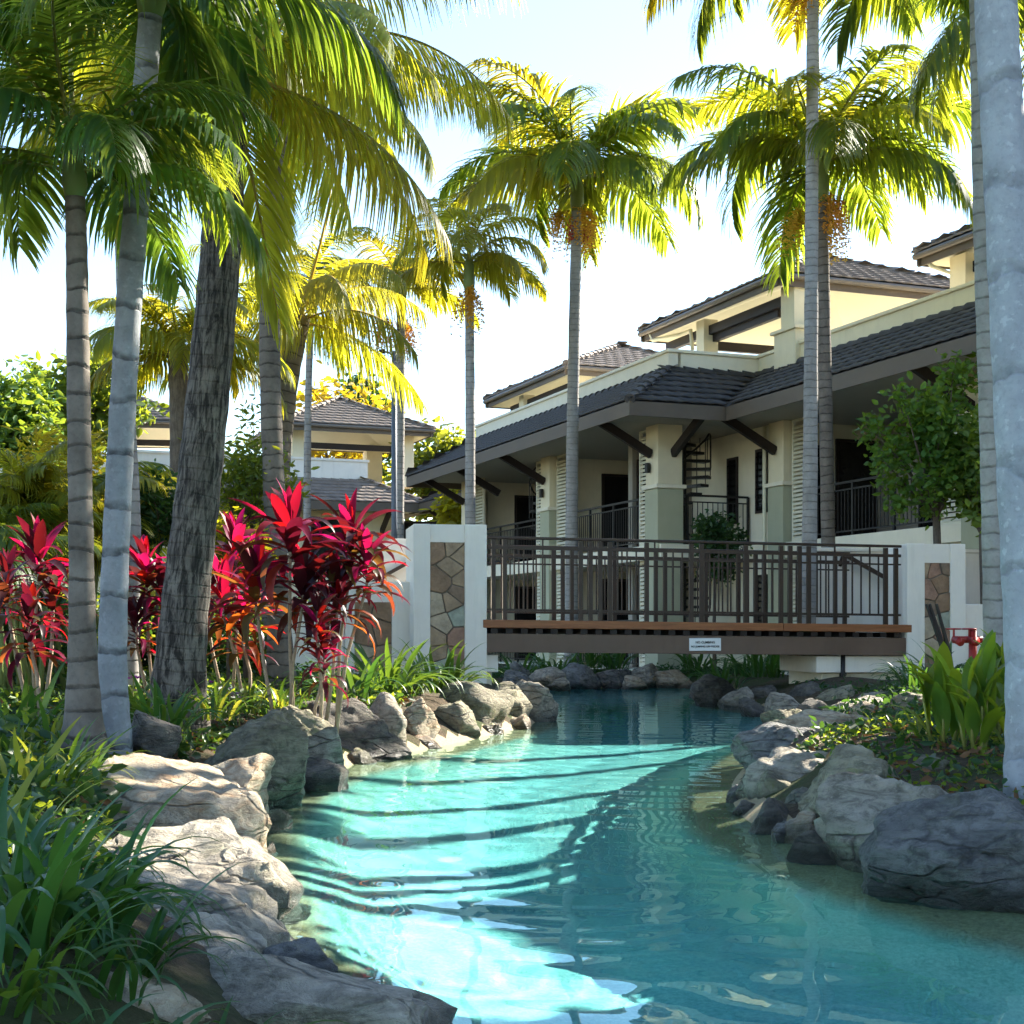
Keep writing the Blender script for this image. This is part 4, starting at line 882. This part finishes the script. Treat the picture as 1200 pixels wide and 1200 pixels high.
# ------------------------------------------------------------------ red cordylines
CO = {}
for m in ('cord_pink', 'cord_dark', 'cord_orange', 'cord_bronze'):
    CO[m] = [with_mat(oval_mesh(1, wd, arch, a0, .35, 7), m) for wd, arch, a0 in ((.22, .7, 1.2), (.20, 1.3, 1.1), (.17, 2.1, .9), (.22, .45, 1.35))]
def cordyline(heads, Y, base, label, seed, L=.5, group=None):
    """canes from one foot, each ending in a rosette at a photo position"""
    b0 = at(base[0], base[1], Y); b0.z = gz(b0.x, b0.y); t = thing('cordyline', label, 'plant', b0, 0, group); rnd = random.Random(seed)
    for (hx, hy, s, pink) in heads:
        h = at(hx, hy, Y + rnd.uniform(-.15, .15)) - b0; f = Vector((h.x * .35 + rnd.uniform(-.06, .06), rnd.uniform(-.08, .08), -.05)); mid = f.lerp(h, .5) + Vector((rnd.uniform(-.04, .04), 0, 0))
        obj('stem', MB().tube([f, mid, h - Vector((0, 0, .12)), h + Vector((0, 0, .1))], [.017, .014, .012, .006], 7), 'cane', t, smooth=True)
        for i in range(34):
            u = i / 33; mat = ('cord_pink' if rnd.random() < pink else 'cord_dark') if u > .45 else ('cord_dark' if rnd.random() < .5 else rnd.choice(['cord_orange', 'cord_pink', 'cord_bronze', 'cord_bronze']))
            me = CO[mat][0 if u > .8 else rnd.choice([0, 1, 2]) if u > .3 else rnd.choice([1, 2])] if u < .9 else CO['cord_pink' if pink > .3 else 'cord_dark'][3]
            put('leaf', me, t, h + Vector((0, 0, -.20 + .32 * u)), i * 2.4 + rnd.uniform(-.3, .3), -.95 + 1.1 * u + rnd.uniform(-.15, .15), L * s * rnd.uniform(.8, 1.1) * (1 - .45 * max(0, u - .75) / .25), rnd.uniform(-.3, .3))
    return t
cordyline([(340, 632, 1.15, .7), (300, 690, 1.0, .35), (355, 690, .95, .2)], 11.0, (335, 826), 'tallest crimson cordyline with pale canes beside the large dark brown boulder', 1)
cordyline([(412, 640, 1.05, .6), (395, 700, .9, .4), (430, 668, .8, .6)], 11.3, (375, 826), 'crimson cordyline arching in front of the low stone-panelled wall', 2)
cordyline([(262, 705, 1.05, .9), (285, 740, .8, .5)], 11.7, (300, 826), 'magenta-headed cordyline next to the dark leaning trunk', 3)
cordyline([(380, 770, .55, .8), (372, 730, .5, .3)], 10.8, (370, 826), 'short red cordyline sprouting between pale canes', 4)
cordyline([(275, 650, .95, .9), (240, 690, .8, .7)], 12.8, (262, 818), 'scarlet cordyline behind the dark leaning trunk', 5)
cordyline([(172, 675, .85, .6), (192, 700, .8, .25), (160, 735, .6, .2)], 12.0, (180, 820), 'crimson cordyline between the blue-grey and the dark leaning trunk', 6)
cordyline([(45, 665, .85, .35), (62, 700, .7, .2)], 10.5, (48, 812), 'red-orange cordyline left of the ringed grey palm trunk', 7)
cordyline([(35, 735, .7, .5), (8, 690, .6, .2)], 9.6, (42, 840), 'low crimson cordyline with pale canes at the garden edge', 8)
# ground orchids
for k, (px, py, Y, m) in enumerate([(155, 793, 11.0, 'orchid'), (232, 798, 10.8, 'orchid'), (268, 808, 10.6, 'pinkpetal'), (280, 812, 10.6, 'pinkpetal'), (240, 802, 10.7, 'orchid')]):
    p = at(px, py, Y); z0 = gz(p.x, p.y); t = thing('orchid', 'magenta ground orchid beside the dark leaning trunk' if m == 'orchid' else 'pale pink ground orchid under the cordyline canes', 'flower', (p.x, p.y, z0), 0, 'ground orchids'); rnd = random.Random(k)
    h = max(.15, p.z - z0); obj('stem', MB().tube([(0, 0, -.03), (.01, 0, h)], .005, 6), 'rachis', t)
    for q in range(4):
        c = Vector((rnd.uniform(-.05, .05), rnd.uniform(-.04, .04), h + rnd.uniform(-.05, .03)))
        for s in range(5):
            o = put('petal', with_mat(CAN[2], m), t, c, s * 1.257 + q, -.9, .05)

# ------------------------------------------------------------------ palms
def frond_mesh(L, n, a0, arch, leafL, leafW, droop, fwd, seed, vee=.25, stalk=.14, curtain=0., ragged=.12, power=1.35):
    """feather frond from the origin leaning along +x: rachis plus leaflets on both sides"""
    rnd = np.random.RandomState(seed); S = 40; t = np.linspace(0, 1, S + 1); ang = a0 - arch * t ** power
    dx = np.cos(ang) * L / S; dz = np.sin(ang) * L / S; X = np.concatenate([[0], np.cumsum(dx[:-1])]); Z = np.concatenate([[0], np.cumsum(dz[:-1])])
    side = .10 * L * rnd.uniform(-1, 1); Yc = side * t ** 2
    V = []; F = []
    for i in range(0, S + 1, 2):                                         # rachis: three-sided tapering rod
        r = .022 * (1 - .85 * t[i]) * (L / 2.5) ** .7
        V += [(X[i], Yc[i] - r, Z[i]), (X[i], Yc[i] + r, Z[i]), (X[i], Yc[i], Z[i] - r * 1.3)]
    for i in range(S // 2):
        o = 3 * i; F += [(o, o + 1, o + 4, o + 3), (o + 1, o + 2, o + 5, o + 4), (o + 2, o, o + 3, o + 5)]
    nr = len(F)
    for k in range(n):
        tt = stalk + (1 - stalk) * (k + rnd.uniform(0, .6)) / n; i = min(S - 1, int(tt * S)); f = tt * S - i
        P = np.array([X[i] + (X[i + 1] - X[i]) * f, Yc[i] + (Yc[i + 1] - Yc[i]) * f, Z[i] + (Z[i + 1] - Z[i]) * f]); a = ang[i]
        T = np.array([math.cos(a), 0, math.sin(a)]); N = np.array([-math.sin(a), 0, math.cos(a)])
        prof = min(1, (tt - stalk) / .18 + .45) * (1 - .62 * max(0, (tt - .45) / .55) ** 1.5)
        for sgn in (-1, 1):
            ll = leafL * prof * rnd.uniform(1 - ragged, 1 + ragged); ww = leafW * rnd.uniform(.8, 1.15) * (.6 + .4 * prof)
            D = np.array([0, sgn, 0]) * 1.0 + T * (fwd + .9 * tt * fwd) + N * vee * rnd.uniform(.4, 1.4) + rnd.normal(0, .07, 3); D /= np.linalg.norm(D)
            p = P.copy(); o = len(V); seg = 4; ds = droop * rnd.uniform(.6, 1.5) + curtain
            for q in range(seg + 1):
                u = q / seg; wv = ww / 2 * (1 - u ** 2.2) * (.55 + .45 * min(1, u * 4)) + .0008
                wd = np.cross(D, np.array([0, 0, 1.0]) + N * .3); wd /= np.linalg.norm(wd) + 1e-9
                V += [tuple(p - wd * wv), tuple(p + wd * wv)]
                D = D + np.array([0, 0, -1]) * ds / seg * (1 + u); D /= np.linalg.norm(D); p = p + D * ll / seg
            for q in range(seg): e = o + 2 * q; F += [(e, e + 1, e + 3, e + 2)]
    return V, F, nr
def frond_variants(kind, specs, leafmat, rach):
    out = []
    for k, s in enumerate(specs):
        V, F, nr = frond_mesh(seed=k + 17 * len(kind), **s); me = npmesh('frond', V, F, smooth=False)
        me.materials.append(MATS[leafmat]); me.materials.append(MATS[rach]); mi = np.zeros(len(F), dtype=np.int32); mi[:nr] = 1; me.polygons.foreach_set('material_index', mi); out.append(me)
    return out
def ks(a0, arch, **k): return dict(dict(L=1, n=60, a0=a0, arch=arch, leafL=.36, leafW=.021, droop=1.0, fwd=.55), **k)
KSPEC = [ks(1.15, 1.6), ks(.95, 1.8), ks(.75, 1.9, droop=1.3), ks(.5, 1.7, droop=1.4), ks(.25, 1.6, droop=1.5), ks(1.3, 1.5, droop=.9), ks(.7, 2.3, droop=1.2, leafL=.33)]
FR = {m: frond_variants('king', KSPEC, m, 'rachis') for m in ('frond_king', 'frond_dark', 'frond_gold')}
def cs(a0, arch, **k): return dict(dict(L=1, n=76, a0=a0, arch=arch, leafL=.32, leafW=.0095, droop=1.3, fwd=.75, vee=.15, curtain=.8, stalk=.12, power=1.15), **k)
CSPEC = [cs(.9, 1.5), cs(.6, 1.5), cs(.35, 1.3), cs(.05, 1.2), cs(-.2, 1.0), cs(1.2, 1.3)]
FC = {m: frond_variants('coconut', CSPEC, m, 'rachis_gold') for m in ('frond_coco', 'frond_gold', 'frond_king')}
def smooth_path(pts, n):
    P = [Vector(p) for p in pts]; P = [P[0] * 2 - P[1]] + P + [P[-1] * 2 - P[-2]]; out = []
    for i in range(1, len(P) - 2):
        p0, p1, p2, p3 = P[i - 1:i + 3]
        for k in range(n):
            t = k / n; out.append(.5 * ((2 * p1) + (p2 - p0) * t + (2 * p0 - 5 * p1 + 4 * p2 - p3) * t * t + (-p0 + 3 * p1 - 3 * p2 + p3) * t ** 3))
    out.append(P[-2].copy()); return out
def spray(t, c, n, L, seed, mat='flower_gold', fruit=0, out=0.0):
    rnd = np.random.RandomState(seed); V = []; F = []
    az = rnd.uniform(0, 6.28) if out is None else out; O = np.array([math.cos(az), math.sin(az), 0.])
    for k in range(n):
        D = O * rnd.uniform(.1, 1.0) + rnd.normal(0, .45, 3) + np.array([0, 0, -.2]); D /= np.linalg.norm(D); p = np.array(c) + O * rnd.uniform(0, .22) + np.array([0, 0, rnd.uniform(-.12, .05)]); ll = L * rnd.uniform(.5, 1.15); o = len(V)
        for q in range(6):
            wv = .010; w2 = np.array([-D[1], D[0], 0.01]); w2 /= np.linalg.norm(w2); V += [tuple(p - w2 * wv), tuple(p + w2 * wv)]
            p = p + D * ll / 5; D = D + np.array([rnd.normal(0, .12), rnd.normal(0, .12), -.85]); D /= np.linalg.norm(D)
            if q > 0:
                for _ in range(3):
                    b0 = len(V); r = rnd.normal(0, .012, 3); s = .017; V += [tuple(p + r + (-s, 0, 0)), tuple(p + r + (0, s, s)), tuple(p + r + (s, 0, 0)), tuple(p + r + (0, -s, -s))]; F += [(b0, b0 + 1, b0 + 2, b0 + 3)]
        for q in range(5): e = o + 2 * q; F += [(e, e + 1, e + 3, e + 2)]
    o_ = obj('flower_spray', npmesh('flower_spray', V, F), mat, t); o_['kind'] = 'stuff'; return o_
def berries(t, c, n, R_, seed):
    bm = bmesh.new(); rnd = random.Random(seed)
    for _ in range(n):
        m = Matrix.Translation(Vector(c) + Vector((rnd.gauss(0, R_ * .4), rnd.gauss(0, R_ * .4), rnd.gauss(0, R_)))); bmesh.ops.create_icosphere(bm, subdivisions=1, radius=.018, matrix=m)
    me = bpy.data.meshes.new('fruit_cluster'); bm.to_mesh(me); bm.free(); obj('fruit_cluster', me, 'fruit_red', t)['kind'] = 'stuff'
def palm(label, base, path, radii, tmat, crown, fset, nf, L, seed, shaft=.7, group=None, sprays=0, ordered=None, tilts=(-.15, .1), flare=1.6, name='palm_tree', sides=18, fruits=0, spear=True, frange=None):
    """path: points from foot to crown in world space"""
    b0 = Vector(base); t = thing(name, label, 'palm tree', b0, 0, group); rnd = random.Random(seed)
    P = smooth_path([Vector(p) - b0 for p in path], 10); m = len(P); rad = []
    for i in range(m):
        u = i / (m - 1); r = radii[0] + (radii[1] - radii[0]) * u; h = (P[i] - P[0]).length; r *= 1 + (flare - 1) * math.exp(-h / .28); r *= 1 + .03 * math.sin(i * 2.1 + seed); rad.append(r)
    P[0] = P[0] - Vector((0, 0, .12)); obj('trunk', MB().tube(P, rad, sides), tmat, t, smooth=True)
    top = P[-1]; dr = (P[-1] - P[-3]).normalized(); cr = top
    if shaft:
        q = [top, top + dr * shaft * .3, top + dr * shaft * .75, top + dr * shaft]
        obj('crownshaft', MB().tube(q, [radii[1] * 1.02, radii[1] * 1.3, radii[1] * 1.05, radii[1] * .6], 14), 'crownshaft', t, smooth=True); cr = top + dr * shaft * .92
    for i in range(nf):
        u = i / max(1, nf - 1); az = i * 2.399 + seed * 1.3 + rnd.uniform(-.25, .25); k = ordered[min(len(ordered) - 1, int(u * len(ordered)))] if ordered else rnd.randrange(6)
        if frange: az = frange[0] + (frange[1] - frange[0]) * ((i * .618 + seed * .37) % 1)
        put('frond', (fset if not isinstance(fset, tuple) else rnd.choice(fset))[k], t, cr + Vector((0, 0, -.10 + .12 * (1 - u))), az, rnd.uniform(*tilts), L * rnd.uniform(.85, 1.1), rnd.uniform(-.35, .35))
    if spear and shaft: obj('spear_leaf', MB().tube([cr, cr + dr * L * .35, cr + dr * L * .62], [.018, .012, .002], 6), 'rachis', t, smooth=True)
    for s in range(sprays):
        a = seed + s * 2.2; spray(t, top + Vector((math.cos(a) * .16, math.sin(a) * .16, -.02 - .05 * s)), 54, .62, seed * 9 + s, out=a)
    for s in range(fruits): a = seed + 1 + s * 2; berries(t, top + Vector((math.cos(a) * .2, math.sin(a) * .2, -.45)), 60, .12, seed + s)
    return t
ORD = [5, 0, 0, 1, 1, 2, 2, 6, 6, 3, 3, 4]
def on_ground(px, py, Y):
    p = at(px, py, Y); return Vector((p.x, p.y, min(p.z, gz(p.x, p.y) + .05)))
K = FR['frond_king']; KD = FR['frond_dark']; KG = FR['frond_gold']; KM = (K, K, KG); KX = (KD, K); CC = FC['frond_coco']; CG = FC['frond_gold']; CK = FC['frond_king']
# palms behind the bridge
b0 = on_ground(670, 772, 28.6)
palm('slim palm with orange flower sprays and red fruit in front of the resort balconies', b0, [b0, at(670, 600, 28.5), at(672, 440, 28.4), at(676, 248, 28.3)], (.13, .105), 'trunk_thin', None, KM, 22, 3.05, 3, .75, None, 3, ORD, fruits=2)
b0 = on_ground(945, 806, 21)
palm('slim grey palm rising through the footbridge end with its crown highest', b0, [b0, at(949, 600, 21), at(951, 300, 21), at(953, -40, 21)], (.12, .085), 'trunk_thin', None, KM, 18, 2.9, 8, .8, None, 2, [1, 2, 2, 6, 3, 3, 4, 4], flare=1.8)
b0 = on_ground(972, 790, 22.5)
palm('ringed palm with golden flower sprays close behind the slim grey one', b0, [b0, at(970, 600, 22.5), at(966, 400, 22.5), at(963, 238, 22.5)], (.115, .095), 'trunk_king', None, KM, 20, 2.75, 5, .8, None, 3, ORD, flare=1.5, fruits=0)
b0 = on_ground(552, 760, 26)
palm('slim palm directly behind the tall stone-panelled pillar', b0, [b0, at(551, 600, 26), at(551, 480, 26), at(550, 345, 26)], (.10, .08), 'trunk_thin', None, KG, 13, 1.9, 11, .7, None, 1, ORD)
b0 = on_ground(468, 760, 29)
palm('slim grey palm with golden flower sprays beside the lamp post', b0, [b0, at(468, 600, 29), at(469, 480, 29), at(470, 372, 29)], (.10, .085), 'trunk_thin', None, KG, 13, 1.9, 14, .7, None, 2, ORD)
b0 = on_ground(360, 760, 27)
palm('very slim grey palm in front of the villa terrace roof', b0, [b0, at(360, 600, 27), at(361, 480, 27), at(364, 372, 27)], (.075, .06), 'trunk_thin', None, KG, 12, 1.7, 19, .6, None, 1, ORD)
b0 = on_ground(320, 760, 20)
palm('curved brown palm leaning beside the very slim grey one', b0, [b0, at(324, 600, 20), at(334, 470, 20), at(352, 370, 20)], (.17, .14), 'trunk_king', None, CG, 16, 2.2, 23, 0, None, 0, [5, 0, 0, 1, 1, 2, 3], spear=False)
b0 = on_ground(212, 720, 18)
palm('small brown-trunked palm with fine drooping fronds behind the dark leaning trunk', b0, [b0, at(211, 600, 18), at(211, 500, 18), at(208, 410, 18)], (.14, .12), 'trunk_bark', None, KG, 18, 1.5, 29, 0, None, 0, ORD, spear=False)
b0 = on_ground(152, 800, 13)
palm('thin black-and-white ringed palm behind the blue-grey trunk', b0, [b0, at(158, 620, 13), at(147, 420, 13), at(140, 250, 13), at(138, 120, 13)], (.055, .048), 'trunk_thin', None, KG, 12, 1.6, 31, .4, None, 0, ORD)
# near palms in the garden
b0 = on_ground(98, 868, 7.4)
palm('slender ringed palm with brown crownshaft beside the blue-grey trunk', b0, [b0, at(96, 700, 7.4), at(92, 450, 7.4), at(90, 300, 7.4), at(88, 232, 7.4)], (.066, .050), 'trunk_king', None, KX, 15, 1.25, 37, .25, None, 0, [1, 0, 1, 2, 2, 6, 3, 3, 4], flare=2.0)
b0 = on_ground(134, 862, 7.8)
palm('smooth blue-grey palm with widely spaced rings beside the slender ringed one', b0, [b0, at(132, 760, 7.8), at(140, 550, 7.8), at(153, 330, 7.8), at(166, 160, 7.8), at(176, 20, 7.8)], (.076, .062), 'trunk_slate', None, KX, 16, 1.55, 41, .3, None, 0, [0, 1, 1, 2, 2, 6, 3, 3, 4, 4], flare=1.35)
b0 = on_ground(205, 822, 9.8)
palm('dark leaning coconut palm with fibrous bark and golden drooping fronds', b0, [b0, at(218, 700, 9.8), at(238, 520, 9.8), at(258, 300, 9.8), at(266, 150, 9.8), at(268, 70, 9.8)], (.165, .115), 'trunk_coco', None, (CC, CC, CG), 16, 2.0, 43, 0, None, 0, [5, 0, 0, 1, 1, 2, 2, 3, 3, 4], flare=1.5, spear=False, sides=26, frange=(-.75, 3.5))
# coconut fronds of a second palm standing behind
b0 = on_ground(330, 800, 15)
palm('tall golden coconut palm behind the dark leaning one', b0, [b0, at(322, 600, 15), at(316, 350, 15), at(330, 90, 15)], (.12, .10), 'trunk_king', None, CG, 14, 2.3, 47, 0, None, 0, [0, 0, 1, 1, 2, 2, 3, 3], spear=False)
# thick trunk and its slim neighbour on the hydrant side
b0 = on_ground(1212, 925, 6.4)
palm('thick smooth pale grey palm trunk beside the huge blue-grey boulder', b0, [b0, at(1206, 780, 6.4), at(1192, 500, 6.4), at(1178, 200, 6.4), at(1166, -20, 6.4), at(1150, -480, 6.4)], (.102, .088), 'trunk_pale', None, KD, 16, 1.9, 53, .5, None, 0, ORD, flare=1.35, sides=28)
b0 = on_ground(1168, 850, 9.5)
palm('slim mottled palm trunk half hidden by the thick pale one', b0, [b0, at(1166, 740, 9.5), at(1160, 500, 9.5), at(1152, 250, 9.5), at(1146, -70, 9.5)], (.075, .06), 'trunk_thin', None, K, 19, 1.8, 59, .5, None, 0, [1, 2, 2, 6, 3, 3, 4, 4])
b0 = on_ground(1260, 800, 14)
palm('palm with arching dark fronds reaching over the third roof pavilion', b0, [b0, at(1255, 500, 14), at(1245, 90, 14)], (.11, .09), 'trunk_thin', None, K, 15, 2.1, 61, .6, None, 0, ORD)
# palms on the sunny side that stripe the water with their shadows
for k, (p, q, h) in enumerate([(17.5, -9.75, 12.5), (18.5, -8.75, 12.8), (11.9, -6.7, 10.6), (11.8, -5.75, 10.8), (11.4, -5.2, 10.4)]):
    x, y = PQ(p, q); b0 = Vector((x, y, .35)); palm('tall slender palm in the row between the two resort buildings', b0, [b0, b0 + Vector((.1, 0, h * .5)), b0 + Vector((.0, .1, h))], (.12, .09), 'trunk_thin', None, K, 13, 2.0, 70 + k, .7, 'row of palms beside the pond', 0, ORD)

# ------------------------------------------------------------------ shrubs and broadleaf trees
def leaf_cloud(centres, n, size, seed, aspect=.5, sig=.12, name='crown'):
    """n folded leaves scattered about the twig ends in centres"""
    rnd = np.random.RandomState(seed); Cn = np.asarray(centres); idx = rnd.randint(0, len(Cn), n); P = Cn[idx] + rnd.normal(0, sig, (n, 3))
    A = rnd.normal(0, 1, (n, 3)); A[:, 2] = A[:, 2] * .6 - .15; A /= np.linalg.norm(A, axis=1)[:, None]; B_ = np.cross(A, rnd.normal(0, 1, (n, 3))); B_ /= np.linalg.norm(B_, axis=1)[:, None]; N = np.cross(A, B_)
    L = (size * rnd.uniform(.6, 1.25, n))[:, None]; W = L * aspect / 2
    V = np.stack([P, P + A * L * .35 + B_ * W + N * W * .35, P + A * L * .75 + B_ * W * .7 + N * W * .2, P + A * L - N * W * .3, P + A * L * .75 - B_ * W * .7 + N * W * .2, P + A * L * .35 - B_ * W + N * W * .35], 1).reshape(-1, 3)
    o = (np.arange(n) * 6)[:, None]; F = np.concatenate([o + np.array([[0, 1, 2, 3]]), o + np.array([[0, 3, 4, 5]])])
    return npmesh(name, V, F)
def bush(label, c, r, n, size, mat, seed, trunk_h=None, tmat='trunk_bark', name='shrub', cat='shrub', group=None, tips=60, base=None, aspect=.5, sig=None, hollow=.55):
    """broadleaf plant: stem, limbs to the twig ends, leaves round those; c = crown centre in world space"""
    c = Vector(c); b0 = Vector(base) if base is not None else Vector((c.x, c.y, gz(c.x, c.y) if abs(c.x) < 9.5 and c.y < 32 else .26)); rnd = random.Random(seed); t = thing(name, label, cat, b0, 0, group); lc = c - b0; ends = []
    for i in range(tips):
        v = Vector((rnd.gauss(0, 1), rnd.gauss(0, 1), rnd.gauss(0, 1))).normalized(); k = rnd.uniform(hollow, 1.0) * rnd.uniform(.8, 1.08); ends.append(lc + Vector((v.x * r[0] * k, v.y * r[1] * k, v.z * r[2] * k)))
    fork = Vector((lc.x * .6, lc.y * .6, max(.1, lc.z - r[2] * .75))); tr = max(.015, r[2] * .035)
    mb = MB(); mb.tube([(0, 0, -.1), fork * .5 + Vector((rnd.uniform(-.03, .03), 0, 0)), fork], [tr * 1.5, tr * 1.1, tr], 9); obj('trunk', mb, tmat, t, smooth=True)
    lb = MB()
    for e in ends[:min(tips, 36)]:
        mid = fork.lerp(e, .5) + Vector((rnd.gauss(0, .05), rnd.gauss(0, .05), .06 * r[2])); lb.tube([fork, mid, e], [tr * .6, tr * .3, tr * .1], 5, cap=False)
    o = obj('limbs', lb, tmat, t, smooth=True); o['kind'] = 'stuff'
    o = obj('crown', leaf_cloud([tuple(e) for e in ends], n, size, seed, aspect, sig or min(r) * .17), mat, t); o['kind'] = 'stuff'
    return t
# tree in front of the right wing
bush('leafy green tree with drooping branches behind the tan stone-panelled pillar', at(1092, 510, 21.6), (.98, .7, 1.62), 3600, .13, 'treeleaf', 5, base=on_ground(1105, 760, 21.6), name='broadleaf_tree', cat='tree', tips=44, aspect=.6, hollow=.15, sig=.13)
bush('leafy tree leaning against the louvre screen by the slim mottled trunk', at(1150, 560, 21.2), (.5, .5, 1.1), 1600, .13, 'treeleaf', 6, name='broadleaf_tree', cat='tree', tips=36, aspect=.6, hollow=.3, sig=.13)
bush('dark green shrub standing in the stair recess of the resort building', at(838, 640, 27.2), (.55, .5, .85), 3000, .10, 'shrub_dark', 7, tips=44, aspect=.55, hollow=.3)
# left garden background
bush('yellow-green broad-leaved shrub right of the dark leaning trunk', at(290, 575, 15.5), (.62, .6, .85), 2600, .10, 'shrub', 8, tips=55, aspect=.32, hollow=.3)
bush('glossy green frangipani-like shrub behind the blue-grey trunk', at(185, 600, 14.5), (.4, .45, .42), 1500, .11, 'shrub_dark', 9, tips=45, aspect=.32, hollow=.3)
bush('bright yellow-green shrub under the golden cane palms', at(70, 575, 15.2), (.55, .5, .75), 2600, .12, 'shrub_yellow', 12, tips=50, aspect=.22, hollow=.3)
bush('pale yellow-green shrub beside the scarlet cordyline', at(268, 640, 14.8), (.45, .5, .4), 1500, .09, 'shrub_yellow', 10, tips=40, aspect=.35, hollow=.3)
for k, (px, py, Y, r, m, lb) in enumerate([(100, 470, 44, (1.7, 1.6, 1.9), 'shrub', 'feathery green tree rising behind the villa roof edge'), (10, 500, 40, (1.5, 1.4, 1.5), 'treeleaf', 'broad green tree at the garden corner beyond the villa'),
        (515, 560, 55, (2.0, 2, 2.0), 'shrub', 'sunlit tree in the gap between villa and resort building'), (385, 520, 70, (3.5, 3, 3.2), 'shrub_yellow', 'far tree showing above the villa terrace roof'), (430, 505, 75, (1.6, 2, 3.4), 'shrub_dark', 'far narrow dark tree above the villa terrace roof'), (545, 600, 46, (.9, 1, 1.6), 'shrub_yellow', 'yellow-green shrub beneath the eave of the lower wing')]):
    bush(lb, at(px, py, Y), r, 2600, .05 * Y ** .5, m, 80 + k, name='broadleaf_tree', cat='tree', tips=60, hollow=.35)
for k, (px, Y, h, m) in enumerate([(20, 17, 1.2, 'shrub_dark'), (90, 18, 1.2, 'shrub'), (160, 19, 1.1, 'shrub_dark'), (230, 19, 1.0, 'shrub_dark'), (300, 20, 1.1, 'shrub'), (365, 21, 1.0, 'shrub_dark'), (-30, 14, 1.2, 'shrub_dark'), (420, 23, 1.1, 'shrub_dark')]):
    HL = ['dark hedge shrub behind the red-orange cordyline', 'light green hedge shrub behind the slender ringed trunk', 'dark hedge shrub behind the blue-grey trunk', 'dark hedge shrub behind the dark leaning trunk', 'light green hedge shrub behind the tallest cordyline', 'dark hedge shrub behind the cordyline arching before the low wall', 'dark hedge shrub at the open end of the cordyline bed', 'dark hedge shrub beside the white walled stair']
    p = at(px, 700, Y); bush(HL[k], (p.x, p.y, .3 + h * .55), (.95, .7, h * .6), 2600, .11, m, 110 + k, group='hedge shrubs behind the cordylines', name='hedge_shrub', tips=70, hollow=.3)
# golden cane palms on the left
for k, (px, py, Y, L, mset) in enumerate([(30, 640, 13.5, 1.25, KG), (80, 640, 14.5, 1.35, KG), (0, 660, 12.5, 1.1, K), (115, 650, 15.5, 1.2, KG)]):
    b0 = on_ground(px, 800, Y); t = thing('cane_palm', ['golden cane palm nearest the garden edge', 'golden cane palm behind the slender ringed trunk', 'greener cane palm at the edge of the cordyline bed', 'golden cane palm showing between the ringed trunks'][k], 'palm tree', b0); rnd = random.Random(k + 200); hub = at(px, py, Y) - b0
    for s in range(5):
        f = Vector((rnd.uniform(-.2, .2), rnd.uniform(-.2, .2), -.05)); top = hub + Vector((rnd.uniform(-.25, .25), rnd.uniform(-.25, .25), rnd.uniform(-.35, .15))); obj('stem', MB().tube([f, (f + top) / 2, top], [.03, .026, .02], 8), 'crownshaft', t, smooth=True)
        for q in range(5): put('frond', mset[rnd.choice([0, 1, 5, 0, 1, 2])], t, top, rnd.uniform(0, 6.28), rnd.uniform(-.05, .25), L * rnd.uniform(.75, 1.1), rnd.uniform(-.4, .4))
# out-of-view tree added on the sunny side to shade the near boulders and water
x, y = PQ(9.8, -2.4); bush('dense dark unseen tree added to shade the near end of the pond', (x, y, 5.6), (1.9, 1.9, 1.3), 10000, .16, 'shrub_dark', 300, name='broadleaf_tree', cat='tree', tips=150, hollow=.2, base=(x, y, .3))
# lamp post by the slim palm
b0 = on_ground(462, 760, 28.2); top = at(462, 412, 28.2)
t = thing('lamp_post', 'slender blue-grey lamp post with a small arm beside the slim grey palm', 'lamp post', b0); H = top.z - b0.z
obj('post', MB().tube([(0, 0, -.1), (0, 0, H)], [.065, .05], 12), 'pole', t, smooth=True); obj('arm', MB().tube([(0, 0, H - .12), (-.1, 0, H - .02), (-.2, 0, H)], .018, 8), 'darkmetal', t, smooth=True)
obj('lamp_head', MB().tube([(-.18, 0, H), (-.30, 0, H + .015)], [.05, .03], 10), 'darkmetal', t, smooth=True)
# ground cover in the beds
def cover(name, boxes, n, size, mat, label, seed, h=.10):
    rnd = np.random.RandomState(seed); pts = []
    for (x0, x1, y0, y1) in boxes:
        m = int(n * 3); X = rnd.uniform(x0, x1, m); Y = rnd.uniform(y0, y1, m); d = sdist(X, Y); ok = d > .55; X, Y = X[ok][:n], Y[ok][:n]; pts.append(np.stack([X, Y, ground_z(X, Y) + rnd.uniform(0, h, len(X)) * (.4 + .6 * (np.sin(X * 3 + 1) * np.sin(Y * 2.3) > -.2))], 1))
    P = np.concatenate(pts); me = leaf_cloud(P, len(P), size, seed, .45, .03, name); o = obj(name, me, mat); tag(o, label, 'ground cover', kind='stuff'); return o
cover('ground_cover', [(-6, -1.6, 6.5, 12), (-7, -1.0, 12, 19), (-5, -1.2, 3.0, 6.5)], 9000, .085, 'shrub_dark', 'low leafy ground cover in the cordyline garden', 1)
cover('leaf_cover', [(-6, -1.6, 6.5, 12), (-7, -1.0, 12, 19)], 3500, .07, 'shrub', 'bright leafy ground cover in the cordyline garden', 2, .16)
cover('leaf_litter', [(-6, -1.2, 2.6, 12), (1.6, 6, 3, 12), (-7, -1, 12, 19)], 3500, .07, 'litter', 'fallen brown leaves scattered over the garden beds', 7, .02)
cover('near_cover', [(-3.5, -.7, 2.4, 5.5), (1.8, 4.5, 5.5, 10.5)], 5000, .045, 'shrub', 'fine green weeds between the nearest boulders', 8, .06)
cover('bank_cover', [(1.6, 6, 5, 12), (2.6, 8, 12, 19), (-1, 5, 27.6, 29.0)], 5000, .075, 'shrub_dark', 'low leafy ground cover behind the canna', 3)
